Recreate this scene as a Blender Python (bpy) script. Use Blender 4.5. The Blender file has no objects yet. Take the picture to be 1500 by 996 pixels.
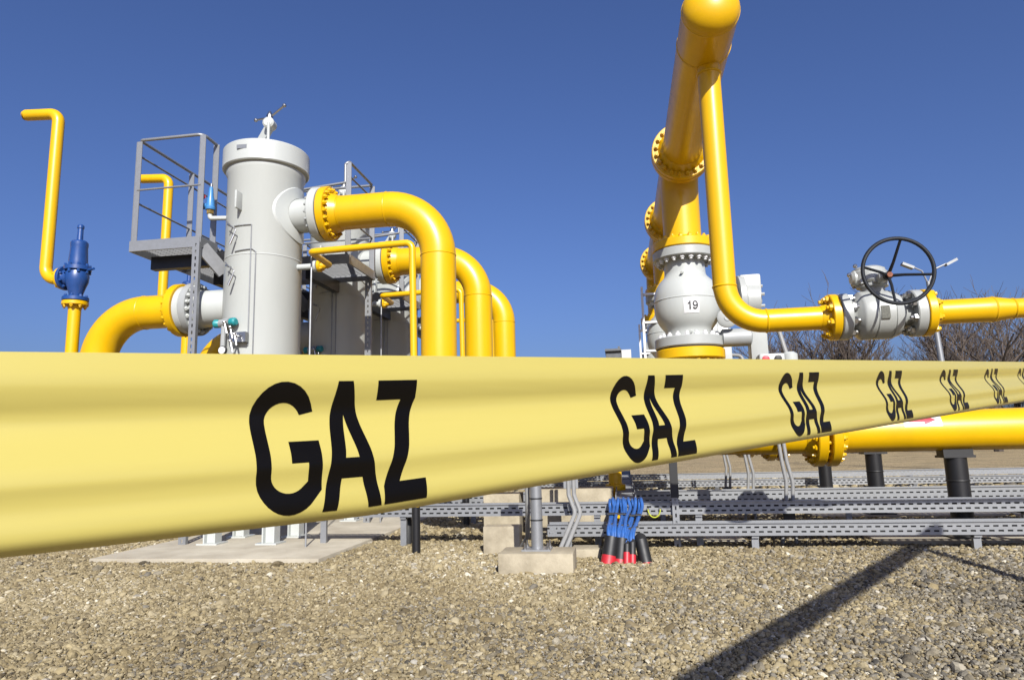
import bpy, bmesh, math, random
import numpy as np
from mathutils import Vector, Matrix, Quaternion
from mathutils.geometry import tessellate_polygon

random.seed(7); rng = np.random.default_rng(11)
R = math.radians
scene = bpy.context.scene
COL = scene.collection
pi = math.pi

# ------------------------------------------------------------------ camera
YAW, PITCH, ROLL, EYE = R(8.8), R(8.8), R(1.43), 1.28
F0 = Vector((-math.sin(YAW)*math.cos(PITCH), math.cos(YAW)*math.cos(PITCH), math.sin(PITCH)))
R0 = Vector((math.cos(YAW), math.sin(YAW), 0)); U0 = R0.cross(F0)
CR = R0*math.cos(ROLL) - U0*math.sin(ROLL); CU = U0*math.cos(ROLL) + R0*math.sin(ROLL)
cam_d = bpy.data.cameras.new('camera'); cam = bpy.data.objects.new('camera', cam_d); COL.objects.link(cam)
m = Matrix((CR, CU, -F0)).transposed().to_4x4(); m.translation = (0, 0, EYE); cam.matrix_world = m
cam_d.sensor_width = 36; cam_d.lens = 24.0; cam_d.clip_start = 0.03; cam_d.clip_end = 3000
scene.camera = cam

# ------------------------------------------------------------------ sky, sun, exposure
TO_SUN = Vector((0.25, -0.80, 0.545)).normalized()
world = bpy.data.worlds.new('World'); scene.world = world; world.use_nodes = True
wn = world.node_tree.nodes; wl = world.node_tree.links; wn.clear()
sky = wn.new('ShaderNodeTexSky'); sky.sky_type = 'NISHITA'; sky.sun_disc = False
sky.sun_elevation = math.asin(TO_SUN.z); sky.sun_rotation = math.atan2(TO_SUN.x, TO_SUN.y)
sky.altitude = 0; sky.air_density = 1.0; sky.dust_density = 3.0; sky.ozone_density = 5.0
bg = wn.new('ShaderNodeBackground'); bg.inputs['Strength'].default_value = 0.053
wo = wn.new('ShaderNodeOutputWorld')
tint = wn.new('ShaderNodeMix'); tint.data_type = 'RGBA'; tint.blend_type = 'MULTIPLY'; tint.inputs[0].default_value = 1.0
tint.inputs[7].default_value = (0.90, 0.975, 1.36, 1)          # the deep violet blue of this clear sky
wl.new(sky.outputs[0], tint.inputs[6]); wl.new(tint.outputs[2], bg.inputs['Color']); wl.new(bg.outputs[0], wo.inputs['Surface'])
sd = bpy.data.lights.new('sun', 'SUN'); sd.energy = 5.0; sd.angle = R(0.53); sd.color = (1, 0.965, 0.91)
sun = bpy.data.objects.new('sun', sd); COL.objects.link(sun)
sun.rotation_euler = (-TO_SUN).to_track_quat('-Z', 'Y').to_euler(); sun.location = (20, -14, 40)
vs = scene.view_settings; vs.view_transform = 'Standard'; vs.look = 'None'; vs.exposure = 0.78; vs.gamma = 1.0

# ------------------------------------------------------------------ materials
MATS = {}
def mat(name, col, rough=0.5, metal=0.0, noise=0.0, nscale=6.0, coat=0.0, spec=0.5, bump=0.0, bscale=60.0, dark=None, streak=0.0):
    M = bpy.data.materials.new(name); M.use_nodes = True
    nt = M.node_tree; b = nt.nodes['Principled BSDF']; L = nt.links.new
    b.inputs['Roughness'].default_value = rough; b.inputs['Metallic'].default_value = metal
    b.inputs['Coat Weight'].default_value = coat; b.inputs['Coat Roughness'].default_value = 0.12
    b.inputs['Specular IOR Level'].default_value = spec
    c4 = (*col, 1); b.inputs['Base Color'].default_value = c4
    tc = nt.nodes.new('ShaderNodeTexCoord')
    if noise > 0:
        n = nt.nodes.new('ShaderNodeTexNoise'); n.inputs['Scale'].default_value = nscale
        n.inputs['Detail'].default_value = 8; n.inputs['Roughness'].default_value = 0.65
        if streak:
            mp = nt.nodes.new('ShaderNodeMapping'); mp.inputs['Scale'].default_value = (1, 1, streak)
            L(tc.outputs['Object'], mp.inputs[0]); L(mp.outputs[0], n.inputs['Vector'])
        else:
            L(tc.outputs['Object'], n.inputs['Vector'])
        rp = nt.nodes.new('ShaderNodeValToRGB')
        rp.color_ramp.elements[0].position = 0.3; rp.color_ramp.elements[1].position = 0.72
        d = dark if dark else tuple(c*(1-noise) for c in col)
        rp.color_ramp.elements[0].color = (*d, 1); rp.color_ramp.elements[1].color = c4
        L(n.outputs['Fac'], rp.inputs[0]); L(rp.outputs[0], b.inputs['Base Color'])
        mr = nt.nodes.new('ShaderNodeMapRange'); mr.inputs['To Min'].default_value = min(1, rough*1.35); mr.inputs['To Max'].default_value = rough*0.8
        L(n.outputs['Fac'], mr.inputs[0]); L(mr.outputs[0], b.inputs['Roughness'])
    if bump > 0:
        n2 = nt.nodes.new('ShaderNodeTexNoise'); n2.inputs['Scale'].default_value = bscale; n2.inputs['Detail'].default_value = 6
        L(tc.outputs['Object'], n2.inputs['Vector'])
        bp = nt.nodes.new('ShaderNodeBump'); bp.inputs['Strength'].default_value = bump; bp.inputs['Distance'].default_value = 0.01
        L(n2.outputs['Fac'], bp.inputs['Height']); L(bp.outputs[0], b.inputs['Normal'])
    MATS[name] = M
    return M
mat('yellow', (0.576, 0.3328, 0.0), 0.33, noise=0.15, nscale=2.2, spec=0.4, coat=0.12, bump=0.02, bscale=25, streak=0.4)
mat('white', (0.37, 0.385, 0.365), 0.34, noise=0.09, nscale=2.2, coat=0.15, bump=0.015, bscale=18, streak=0.25)
mat('grey', (0.27, 0.28, 0.275), 0.42, noise=0.16, nscale=5, bump=0.04, bscale=50)
mat('valve_grey', (0.3, 0.31, 0.295), 0.36, noise=0.12, nscale=5, bump=0.05, bscale=45)
mat('galv', (0.27, 0.278, 0.285), 0.42, metal=0.55, noise=0.22, nscale=14, bump=0.03, bscale=90)
mat('galv_dull', (0.21, 0.215, 0.22), 0.55, metal=0.3, noise=0.25, nscale=9, bump=0.03, bscale=90)
mat('black', (0.008, 0.008, 0.008), 0.5, noise=0.3, nscale=8)
mat('black_steel', (0.01, 0.01, 0.011), 0.38, noise=0.35, nscale=5, bump=0.04, bscale=40)
mat('wheel', (0.012, 0.014, 0.018), 0.5, spec=0.2, noise=0.3, nscale=10)
mat('blue', (0.011, 0.05, 0.19), 0.33, noise=0.25, nscale=8, coat=0.2, bump=0.05, bscale=40)
mat('light_blue', (0.0384, 0.1664, 0.384), 0.35, noise=0.15, nscale=10)
mat('cable_blue', (0.022, 0.095, 0.31), 0.45, noise=0.25, nscale=14, bump=0.15, bscale=70)
mat('red', (0.384, 0.0115, 0.0192), 0.45, noise=0.2, nscale=10)
mat('teal', (0.0128, 0.192, 0.2048), 0.4)
mat('brass', (0.5, 0.33, 0.1), 0.35, metal=0.9)
mat('rust', (0.2, 0.06, 0.025), 0.7, noise=0.4, nscale=30)
mat('steel', (0.375, 0.375, 0.375), 0.3, metal=1.0, noise=0.1, nscale=20)
mat('gasket', (0.03, 0.03, 0.03), 0.7)
mat('conc', (0.36, 0.315, 0.225), 0.85, noise=0.3, nscale=3.5, bump=0.35, bscale=40, dark=(0.2, 0.17, 0.115))
mat('conc_slab', (0.4, 0.365, 0.285), 0.88, noise=0.28, nscale=1.6, bump=0.25, bscale=60, dark=(0.25, 0.22, 0.165))
mat('cond', (0.192, 0.192, 0.1856), 0.5, noise=0.15, nscale=12)
mat('paper', (0.4992, 0.4992, 0.4928), 0.45)
mat('ink', (0.012, 0.012, 0.014), 0.4)
mat('ink_red', (0.3968, 0.0128, 0.032), 0.5)
mat('plate', (0.2304, 0.2368, 0.2368), 0.35, metal=0.6)
mat('nameplate', (0.09, 0.09, 0.07), 0.4, metal=0.3, noise=0.8, nscale=60)
mat('bark', (0.05, 0.038, 0.03), 0.9, noise=0.45, nscale=2.5)
mat('twig', (0.078, 0.058, 0.045), 0.9, noise=0.4, nscale=0.6)
mat('bwall', (0.3968, 0.3968, 0.384), 0.8, noise=0.1, nscale=1)
mat('broof_shade', (0.09, 0.095, 0.1), 0.7, noise=0.3, nscale=2)
mat('text_black', (0.0022, 0.0018, 0.0015), 0.36, spec=0.16)
mat('green_yellow', (0.352, 0.384, 0.032), 0.4)

# printed plastic film of the barrier tape: slightly see-through to light
M = bpy.data.materials.new('tape_film'); M.use_nodes = True; nt = M.node_tree
b = nt.nodes['Principled BSDF']; b.inputs['Base Color'].default_value = (0.395, 0.338, 0.09, 1)
b.inputs['Roughness'].default_value = 0.30; b.inputs['Coat Weight'].default_value = 0.15; b.inputs['Coat Roughness'].default_value = 0.22
tr = nt.nodes.new('ShaderNodeBsdfTranslucent'); tr.inputs['Color'].default_value = (0.45, 0.37, 0.08, 1)
mx = nt.nodes.new('ShaderNodeMixShader'); mx.inputs[0].default_value = 0.14
nt.links.new(b.outputs[0], mx.inputs[1]); nt.links.new(tr.outputs[0], mx.inputs[2])
tcn = nt.nodes.new('ShaderNodeTexCoord'); nn = nt.nodes.new('ShaderNodeTexNoise'); nn.inputs['Scale'].default_value = 9; nn.inputs['Detail'].default_value = 3
mpn = nt.nodes.new('ShaderNodeMapping'); mpn.inputs['Scale'].default_value = (0.5, 0.5, 6)
bpn = nt.nodes.new('ShaderNodeBump'); bpn.inputs['Strength'].default_value = 0.06; bpn.inputs['Distance'].default_value = 0.01
nt.links.new(tcn.outputs['Object'], mpn.inputs[0]); nt.links.new(mpn.outputs[0], nn.inputs['Vector']); nt.links.new(nn.outputs['Fac'], bpn.inputs['Height']); nt.links.new(bpn.outputs[0], b.inputs['Normal'])
nt.links.new(mx.outputs[0], nt.nodes['Material Output'].inputs['Surface']); MATS['tape_film'] = M

# gravel bed under the loose stones
M = bpy.data.materials.new('gravel_bed'); M.use_nodes = True; nt = M.node_tree; L = nt.links.new
b = nt.nodes['Principled BSDF']; b.inputs['Roughness'].default_value = 0.95; b.inputs['Specular IOR Level'].default_value = 0.2
tc = nt.nodes.new('ShaderNodeTexCoord')
v = nt.nodes.new('ShaderNodeTexVoronoi'); v.inputs['Scale'].default_value = 26
n1 = nt.nodes.new('ShaderNodeTexNoise'); n1.inputs['Scale'].default_value = 0.6; n1.inputs['Detail'].default_value = 6
L(tc.outputs['Object'], v.inputs['Vector']); L(tc.outputs['Object'], n1.inputs['Vector'])
r1 = nt.nodes.new('ShaderNodeValToRGB'); e = r1.color_ramp.elements
e[0].position = 0.0; e[0].color = (0.087, 0.065, 0.035, 1); e[1].position = 1; e[1].color = (0.456, 0.380, 0.239, 1)
x = e.new(0.35); x.color = (0.228, 0.179, 0.098, 1); x = e.new(0.7); x.color = (0.326, 0.260, 0.152, 1)
sp = nt.nodes.new('ShaderNodeSeparateColor'); L(v.outputs['Color'], sp.inputs[0]); L(sp.outputs[0], r1.inputs[0])
r2 = nt.nodes.new('ShaderNodeValToRGB'); r2.color_ramp.elements[0].color = (0.750, 0.730, 0.700, 1); r2.color_ramp.elements[1].color = (1.1, 1.05, 0.98, 1)
r2.color_ramp.elements[0].position = 0.35; r2.color_ramp.elements[1].position = 0.65
L(n1.outputs['Fac'], r2.inputs[0])
mm = nt.nodes.new('ShaderNodeMix'); mm.data_type = 'RGBA'; mm.blend_type = 'MULTIPLY'; mm.inputs[0].default_value = 1
L(r1.outputs[0], mm.inputs[6]); L(r2.outputs[0], mm.inputs[7]); L(mm.outputs[2], b.inputs['Base Color'])
bp = nt.nodes.new('ShaderNodeBump'); bp.inputs['Strength'].default_value = 0.9; bp.inputs['Distance'].default_value = 0.02; bp.invert = True
L(v.outputs['Distance'], bp.inputs['Height']); L(bp.outputs[0], b.inputs['Normal']); MATS['gravel_bed'] = M

# loose stones: tone picked for every stone
M = bpy.data.materials.new('stones'); M.use_nodes = True; nt = M.node_tree; L = nt.links.new
b = nt.nodes['Principled BSDF']; b.inputs['Roughness'].default_value = 0.85; b.inputs['Specular IOR Level'].default_value = 0.3
at = nt.nodes.new('ShaderNodeAttribute'); at.attribute_type = 'INSTANCER'; at.attribute_name = 'tone'
at2 = nt.nodes.new('ShaderNodeAttribute'); at2.attribute_type = 'INSTANCER'; at2.attribute_name = 'greyness'
rp = nt.nodes.new('ShaderNodeValToRGB'); e = rp.color_ramp.elements
e[0].color = (0.062, 0.0484, 0.026, 1); e[1].color = (0.4588, 0.4216, 0.3224, 1)
for p, c in ((0.2, (0.1333, 0.1023, 0.0508)), (0.45, (0.2046, 0.1612, 0.0818)), (0.7, (0.2666, 0.217, 0.1178)), (0.92, (0.3348, 0.2852, 0.1798))):
    x = e.new(p); x.color = (*c, 1)
rg = nt.nodes.new('ShaderNodeValToRGB'); e = rg.color_ramp.elements
e[0].color = (0.0434, 0.0403, 0.0341, 1); e[1].color = (0.341, 0.3224, 0.279, 1); x = e.new(0.5); x.color = (0.1519, 0.1376, 0.1085, 1)
mm = nt.nodes.new('ShaderNodeMix'); mm.data_type = 'RGBA'
L(at.outputs['Fac'], rp.inputs[0]); L(at.outputs['Fac'], rg.inputs[0]); L(at2.outputs['Fac'], mm.inputs[0])
L(rp.outputs[0], mm.inputs[6]); L(rg.outputs[0], mm.inputs[7])
tc = nt.nodes.new('ShaderNodeTexCoord'); nz = nt.nodes.new('ShaderNodeTexNoise'); nz.inputs['Scale'].default_value = 3; nz.inputs['Detail'].default_value = 5
L(tc.outputs['Object'], nz.inputs['Vector'])
mr = nt.nodes.new('ShaderNodeMapRange'); mr.inputs['To Min'].default_value = 0.75; mr.inputs['To Max'].default_value = 1.2; L(nz.outputs['Fac'], mr.inputs[0])
m2 = nt.nodes.new('ShaderNodeMix'); m2.data_type = 'RGBA'; m2.blend_type = 'MULTIPLY'; m2.inputs[0].default_value = 1
L(mm.outputs[2], m2.inputs[6]); L(mr.outputs[0], m2.inputs[7]); L(m2.outputs[2], b.inputs['Base Color']); MATS['stones'] = M

# ------------------------------------------------------------------ mesh helpers
def frame(axis):
    a = Vector(axis).normalized()
    h = Vector((0, 0, 1)) if abs(a.z) < 0.9 else Vector((0, 1, 0))
    u = h.cross(a).normalized(); v = a.cross(u)
    return a, u, v
class MB:
    def __init__(s): s.v = []; s.f = []
    def add(s, vs, fs):
        o = len(s.v); s.v += [Vector(p) for p in vs]; s.f += [tuple(i+o for i in f) for f in fs]; return s
    def box(s, lo, hi, ch=0.0):
        x0, y0, z0 = lo; x1, y1, z1 = hi
        if ch <= 0:
            s.add([(x0,y0,z0),(x1,y0,z0),(x1,y1,z0),(x0,y1,z0),(x0,y0,z1),(x1,y0,z1),(x1,y1,z1),(x0,y1,z1)],
                  [(0,3,2,1),(4,5,6,7),(0,1,5,4),(1,2,6,5),(2,3,7,6),(3,0,4,7)]); return s
        bm = bmesh.new(); bmesh.ops.create_cube(bm, size=1)
        for w in bm.verts: w.co = Vector(((x0+x1)/2+w.co.x*(x1-x0), (y0+y1)/2+w.co.y*(y1-y0), (z0+z1)/2+w.co.z*(z1-z0)))
        bmesh.ops.bevel(bm, geom=list(bm.edges), offset=ch, segments=2, affect='EDGES', profile=0.6)
        bm.verts.index_update(); s.add([w.co for w in bm.verts], [[w.index for w in f.verts] for f in bm.faces]); bm.free(); return s
    def obox(s, c, ax, ay, az):            # oriented box: centre and three half vectors
        c = Vector(c); ax, ay, az = Vector(ax), Vector(ay), Vector(az)
        P = [c+sx*ax+sy*ay+sz*az for sz in (-1,1) for sx, sy in ((-1,-1),(1,-1),(1,1),(-1,1))]
        return s.add(P, [(0,3,2,1),(4,5,6,7),(0,1,5,4),(1,2,6,5),(2,3,7,6),(3,0,4,7)])
    def bar(s, a, b_, w, h=None):
        a, b_ = Vector(a), Vector(b_); d, u, v = frame(b_-a); h = h or w
        return s.obox((a+b_)/2, (b_-a)/2, u*w/2, v*h/2)
    def tube(s, pts, r, seg=12, cap=True):
        pts = [Vector(p) for p in pts]; n = len(pts)
        rs = r if isinstance(r, (list, tuple)) else [r]*n
        t0 = (pts[1]-pts[0]).normalized(); _, u, v = frame(t0); rings = []; prev = t0
        for i in range(n):
            t = ((pts[i]-pts[i-1]).normalized() if i else t0) + ((pts[i+1]-pts[i]).normalized() if i < n-1 else Vector())
            t = t.normalized() if t.length > 1e-6 else prev
            q = prev.rotation_difference(t); u = q @ u; v = q @ v; prev = t
            rings.append([pts[i] + (u*math.cos(2*pi*k/seg)+v*math.sin(2*pi*k/seg))*rs[i] for k in range(seg)])
        vs = [p for rg_ in rings for p in rg_]
        fs = [(i*seg+k, i*seg+(k+1)%seg, (i+1)*seg+(k+1)%seg, (i+1)*seg+k) for i in range(n-1) for k in range(seg)]
        if cap: fs += [tuple(range(seg-1, -1, -1)), tuple(range((n-1)*seg, n*seg))]
        return s.add(vs, fs)
    def lathe(s, o, axis, prof, seg=32):    # prof: (radius, height along the axis)
        a, u, v = frame(axis); o = Vector(o); vs = []; fs = []; n = len(prof)
        for r_, h in prof:
            vs += [o+a*h+(u*math.cos(2*pi*k/seg)+v*math.sin(2*pi*k/seg))*max(r_, 1e-4) for k in range(seg)]
        fs = [(i*seg+k, i*seg+(k+1)%seg, (i+1)*seg+(k+1)%seg, (i+1)*seg+k) for i in range(n-1) for k in range(seg)]
        fs += [tuple(range(seg-1, -1, -1)), tuple(range((n-1)*seg, n*seg))]
        return s.add(vs, fs)
    def ball(s, c, r, seg=12):
        return s.lathe(c, (0,0,1), [(r*math.sin(pi*i/8), -r*math.cos(pi*i/8)) for i in range(9)], seg)
def arc(c, a, b_, r, n=10):     # quarter bend about c from direction a to direction b_
    c = Vector(c); a = Vector(a); b_ = Vector(b_)
    return [c + a*r*math.cos(pi/2*i/n) + b_*r*math.sin(pi/2*i/n) for i in range(n+1)]
def bend_path(pts, r, n=9):     # polyline with rounded corners
    pts = [Vector(p) for p in pts]; out = [pts[0]]
    for i in range(1, len(pts)-1):
        rr = r[i-1] if isinstance(r, (list, tuple)) else r
        d0 = (pts[i-1]-pts[i]).normalized(); d1 = (pts[i+1]-pts[i]).normalized()
        ang = d0.angle(d1); t = rr/math.tan(ang/2); a = pts[i]+d0*t; b_ = pts[i]+d1*t
        c = pts[i]+(d0+d1).normalized()*(rr/math.sin(ang/2)); va = a-c; vb = b_-c; th = va.angle(vb)
        for k in range(n+1):
            q = k/n; out.append(c+(va*math.sin((1-q)*th)+vb*math.sin(q*th))/math.sin(th))
    return out+[pts[-1]]

def make_obj(name, me, mname, parent=None, base=Vector()):
    if mname: me.materials.append(MATS[mname])
    o = bpy.data.objects.new(name, me); COL.objects.link(o)
    if parent: o.parent = parent
    return o
BASE = {}
def build(mb, name, mname, parent=None, sharp=35, root=None, loc=None):
    root = root or parent
    off = Vector(BASE.get(root.name, (0,0,0))) if root else Vector(loc or (0,0,0))
    me = bpy.data.meshes.new(name); me.from_pydata([p-off for p in mb.v], [], mb.f)
    bm = bmesh.new(); bm.from_mesh(me); bmesh.ops.recalc_face_normals(bm, faces=bm.faces); bm.to_mesh(me); bm.free()
    me.polygons.foreach_set('use_smooth', [True]*len(me.polygons)); me.set_sharp_from_angle(angle=R(sharp))
    o = make_obj(name, me, mname, parent)
    if root: BASE[o.name] = BASE[root.name]
    elif loc: o.location = loc
    return o
def thing(name, label, cat, loc=(0,0,0), group=None):
    o = bpy.data.objects.new(name, None); COL.objects.link(o); o.location = loc; o.empty_display_size = 0.2
    o['label'] = label; o['category'] = cat
    if group: o['group'] = group
    BASE[o.name] = Vector(loc); return o
def tag(o, label, cat, group=None):
    o['label'] = label; o['category'] = cat
    if group: o['group'] = group
    return o
def copy_tree(o, parent=None, d=(0,0,0), label=None):
    c = o.copy(); COL.objects.link(c); c.parent = parent
    if parent is None: c.location = Vector(o.location)+Vector(d)
    if label: c['label'] = label
    for ch in list(o.children): copy_tree(ch, c)
    return c

NUT = {}
def nut_mesh(size, mname):
    k = (round(size, 4), mname)
    if k not in NUT:
        mb = MB(); s = size
        mb.lathe((0,0,0), (0,0,1), [(s, 0), (s, s*0.75), (s*0.86, s*0.92)], 6)
        mb.lathe((0,0,0), (0,0,1), [(s*0.55, s*0.9), (s*0.55, s*1.5), (s*0.4, s*1.6)], 8)
        me = bpy.data.meshes.new('nut'); me.from_pydata(mb.v, [], mb.f); me.materials.append(MATS[mname]); NUT[k] = me
    return NUT[k]
def flange(t, c, axis, r, th, mname, nb=0, rb=None, nut=0.03, face=1, name='flange', nutmat=None, hub=0.0, rh=None):
    """disc centred on c (mid thickness), nuts on the face the sign of `face` points to"""
    a = Vector(axis).normalized(); c = Vector(c); mb = MB(); ch = th*0.1
    pr = [(r*0.3, -th/2), (r-ch, -th/2), (r, -th/2+ch), (r, th/2-ch), (r-ch, th/2), (r*0.3, th/2)]
    if hub:
        h = [((rh or r*0.7), th/2), ((rh or r*0.7)*0.93, th/2+hub)] if face > 0 else None
        if face > 0: pr = pr[:-1] + [(rh*1.22, th/2), (rh*1.02, th/2+hub), (rh*0.4, th/2+hub)]
        else: pr = [(rh*0.4, -th/2-hub), (rh*1.02, -th/2-hub), (rh*1.22, -th/2)] + pr[1:]
    mb.lathe(c, a, pr, 40)
    o = build(mb, name, mname, t)
    if nb:
        me = nut_mesh(nut, nutmat or mname); rb = rb or r*0.85; _, u, v_ = frame(a)
        rot = (a*face).to_track_quat('Z', 'Y')
        base = BASE[t.name]
        for k in range(nb):
            an = 2*pi*(k+0.5)/nb
            p = c + a*face*th/2 + (u*math.cos(an)+v_*math.sin(an))*rb
            w = bpy.data.objects.new('nut', me); COL.objects.link(w); w.parent = o; w.location = p-base
            w.rotation_mode = 'QUATERNION'; w.rotation_quaternion = rot @ Quaternion((0,0,1), rng.uniform(0, 1))
    return o
def weld(t, c, axis, r, mname='yellow'):
    mb = MB(); mb.lathe(c, axis, [(r*0.97, -0.012), (r+0.004, -0.008), (r+0.0075, 0), (r+0.004, 0.008), (r*0.97, 0.012)], 40)
    return build(mb, 'weld_seam', mname, t)

def slotted(mb, o, L_, d, h, up, nrm, th, pitch=0.1, slot=0.058, rows=2, sh=0.02):
    """perforated steel strip: real slots, built from rails and webs. o corner, d length dir, up height dir"""
    o, d, up, nrm = Vector(o), Vector(d), Vector(up), Vector(nrm)
    gap = (h-rows*sh)/(rows+1); n = max(1, int(L_/pitch))
    def q(a0, a1, b0, b1):
        c = o+d*(a0+a1)/2+up*(b0+b1)/2+nrm*th/2
        mb.obox(c, d*(a1-a0)/2, up*(b1-b0)/2, nrm*th/2)
    for i in range(rows+1):
        q(0, L_, i*(gap+sh), i*(gap+sh)+gap)
    for i in range(rows):
        b0 = gap+i*(gap+sh); st = -pitch/2 if i % 2 else 0
        a_prev = 0
        for k in range(n+2):
            s0 = st+k*pitch+(pitch-slot)/2; s1 = s0+slot
            s0c = max(0, min(L_, s0)); s1c = max(0, min(L_, s1))
            if s0c > a_prev+1e-4: q(a_prev, s0c, b0, b0+sh)
            a_prev = max(a_prev, s1c)
        if a_prev < L_-1e-4: q(a_prev, L_, b0, b0+sh)
    return mb

# ------------------------------------------------------------------ setting: ground
mb = MB(); S = 900
mb.add([(-S,-S,0),(S,-S,0),(S,S*1.6,0),(-S,S*1.6,0)], [(0,1,2,3)])
o = build(mb, 'ground', 'gravel_bed'); o['kind'] = 'structure'

SLABS = []
def slab(name, x0, y0, x1, y1, h, label, group=None, m_='conc_slab', cat='concrete slab', ch=0.012):
    mb = MB(); mb.box((x0,y0,-0.08), (x1,y1,h), ch); SLABS.append((x0,y0,x1,y1))
    return tag(build(mb, name, m_, loc=((x0+x1)/2,(y0+y1)/2,0)), label, cat, group)
slab('concrete_slab', -6.45, 7.68, -3.5, 17.2, 0.055, 'long pale concrete slab under the white pressure vessels')
slab('concrete_slab', 3.02, 9.0, 6.4, 10.1, 0.04, 'concrete slab under the nearest black pipe support', 'slabs under the manifold pipes')
slab('concrete_slab', 3.02, 11.85, 6.4, 12.95, 0.04, 'concrete slab under the middle black pipe support', 'slabs under the manifold pipes')
slab('concrete_slab', 3.02, 14.7, 6.4, 15.8, 0.04, 'concrete slab under the farthest black pipe support', 'slabs under the manifold pipes')
slab('concrete_pad', 0.62, 9.2, 1.5, 10.0, 0.035, 'small concrete pad below the nearest yellow riser', cat='concrete pad')
slab('concrete_kerb', -9.6, 8.15, -8.0, 8.45, 0.1, 'low concrete kerb at the left edge under the tape', m_='conc', cat='kerb')

# ------------------------------------------------------------------ gravel stones (uncountable)
def scatter(x0, x1, y0, y1, sp_, keep):
    nx, ny = int((x1-x0)/sp_), int((y1-y0)/sp_)
    gx, gy = np.meshgrid(np.arange(nx), np.arange(ny))
    X = x0+(gx.ravel()+rng.uniform(0.0, 1.0, nx*ny))*sp_; Y = y0+(gy.ravel()+rng.uniform(0.0, 1.0, nx*ny))*sp_
    k = keep(X, Y); return X[k], Y[k]
def inview(X, Y):
    rr = X*R0.x+Y*R0.y; ff = -X*math.sin(YAW)+Y*math.cos(YAW)
    ok = (ff > 3.2) & (np.abs(rr) < 0.82*ff+0.5)
    for (a, b_, c, d) in SLABS: ok &= ~((X > a-0.01) & (X < c+0.01) & (Y > b_-0.01) & (Y < d+0.01))
    return ok
parts = [scatter(-7, 9, 2.6, 6.4, 0.019, inview), scatter(-9, 11, 6.4, 9.4, 0.025, inview), scatter(-12, 15, 9.4, 15.5, 0.045, inview), scatter(-16, 24, 15.5, 26, 0.11, inview)]
szs = np.concatenate([np.full(len(p[0]), s) for p, s in zip(parts, (0.0106, 0.0132, 0.023, 0.05))])
PX = np.concatenate([p[0] for p in parts]); PY = np.concatenate([p[1] for p in parts]); N = len(PX)
szs = szs*np.exp(rng.normal(-0.16, 0.42, N)); big = rng.random(N) < 0.003; szs[big] *= 1.5
lump = 0.006*np.sin(PX*2.3+np.cos(PY*1.7)*2)+0.006*np.sin(PY*3.1+PX)
co = np.stack([PX, PY, szs*0.15+np.abs(lump)*0.8+rng.uniform(0, 0.006, N)], 1)
me = bpy.data.meshes.new('gravel_stones'); me.vertices.add(N); me.vertices.foreach_set('co', co.ravel())
def attr(nm, ty, arr):
    a = me.attributes.new(nm, ty, 'POINT'); a.data.foreach_set('vector' if ty == 'FLOAT_VECTOR' else 'value', np.ascontiguousarray(arr.ravel()))
attr('rot', 'FLOAT_VECTOR', np.stack([rng.normal(0, 0.45, N), rng.normal(0, 0.45, N), rng.uniform(0, 6.283, N)], 1).astype(np.float32))
attr('scl', 'FLOAT_VECTOR', (np.stack([rng.uniform(0.85, 1.5, N), rng.uniform(0.7, 1.1, N), rng.uniform(0.42, 0.85, N)], 1)*szs[:, None]).astype(np.float32))
patch = 0.5+0.22*np.sin(PX*0.9+PY*0.6+1.0+0.8*np.sin(PY*1.9))+0.2*np.sin(PX*0.35-PY*1.3+2.0+0.7*np.sin(PX*2.3))+0.16*np.sin(PX*2.9+PY*2.1)
gb0 = np.clip(0.30+0.15*(PX-0.4)-0.10*(PY-5.5)+0.55*(patch-0.5), 0.06, 0.85)
tone = np.clip(rng.normal(0.5, 0.2, N)+0.22*(0.5-patch)-0.12*gb0, 0, 1); tone[rng.random(N) < 0.004] = 0.97
attr('tone', 'FLOAT', tone.astype(np.float32))
gb = np.clip(0.30+0.15*(PX-0.4)-0.10*(PY-5.5)+0.55*(patch-0.5), 0.06, 0.85)
attr('greyness', 'FLOAT', np.where(rng.random(N) < gb, rng.uniform(0.6, 1, N), rng.uniform(0, 0.3, N)).astype(np.float32))
attr('pick', 'INT', rng.integers(0, 4, N).astype(np.int32))
g = bpy.data.objects.new('gravel_stones', me); COL.objects.link(g); me.materials.append(MATS['stones'])
g['kind'] = 'stuff'; g['label'] = 'loose tan and grey crushed gravel covering the ground'; g['category'] = 'gravel'
ng = bpy.data.node_groups.new('scatter_stones', 'GeometryNodeTree')
ng.interface.new_socket('Geometry', in_out='INPUT', socket_type='NodeSocketGeometry'); ng.interface.new_socket('Geometry', in_out='OUTPUT', socket_type='NodeSocketGeometry')
nd = ng.nodes; lk = ng.links.new
gi = nd.new('NodeGroupInput'); go = nd.new('NodeGroupOutput'); ji = nd.new('GeometryNodeJoinGeometry')
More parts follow.
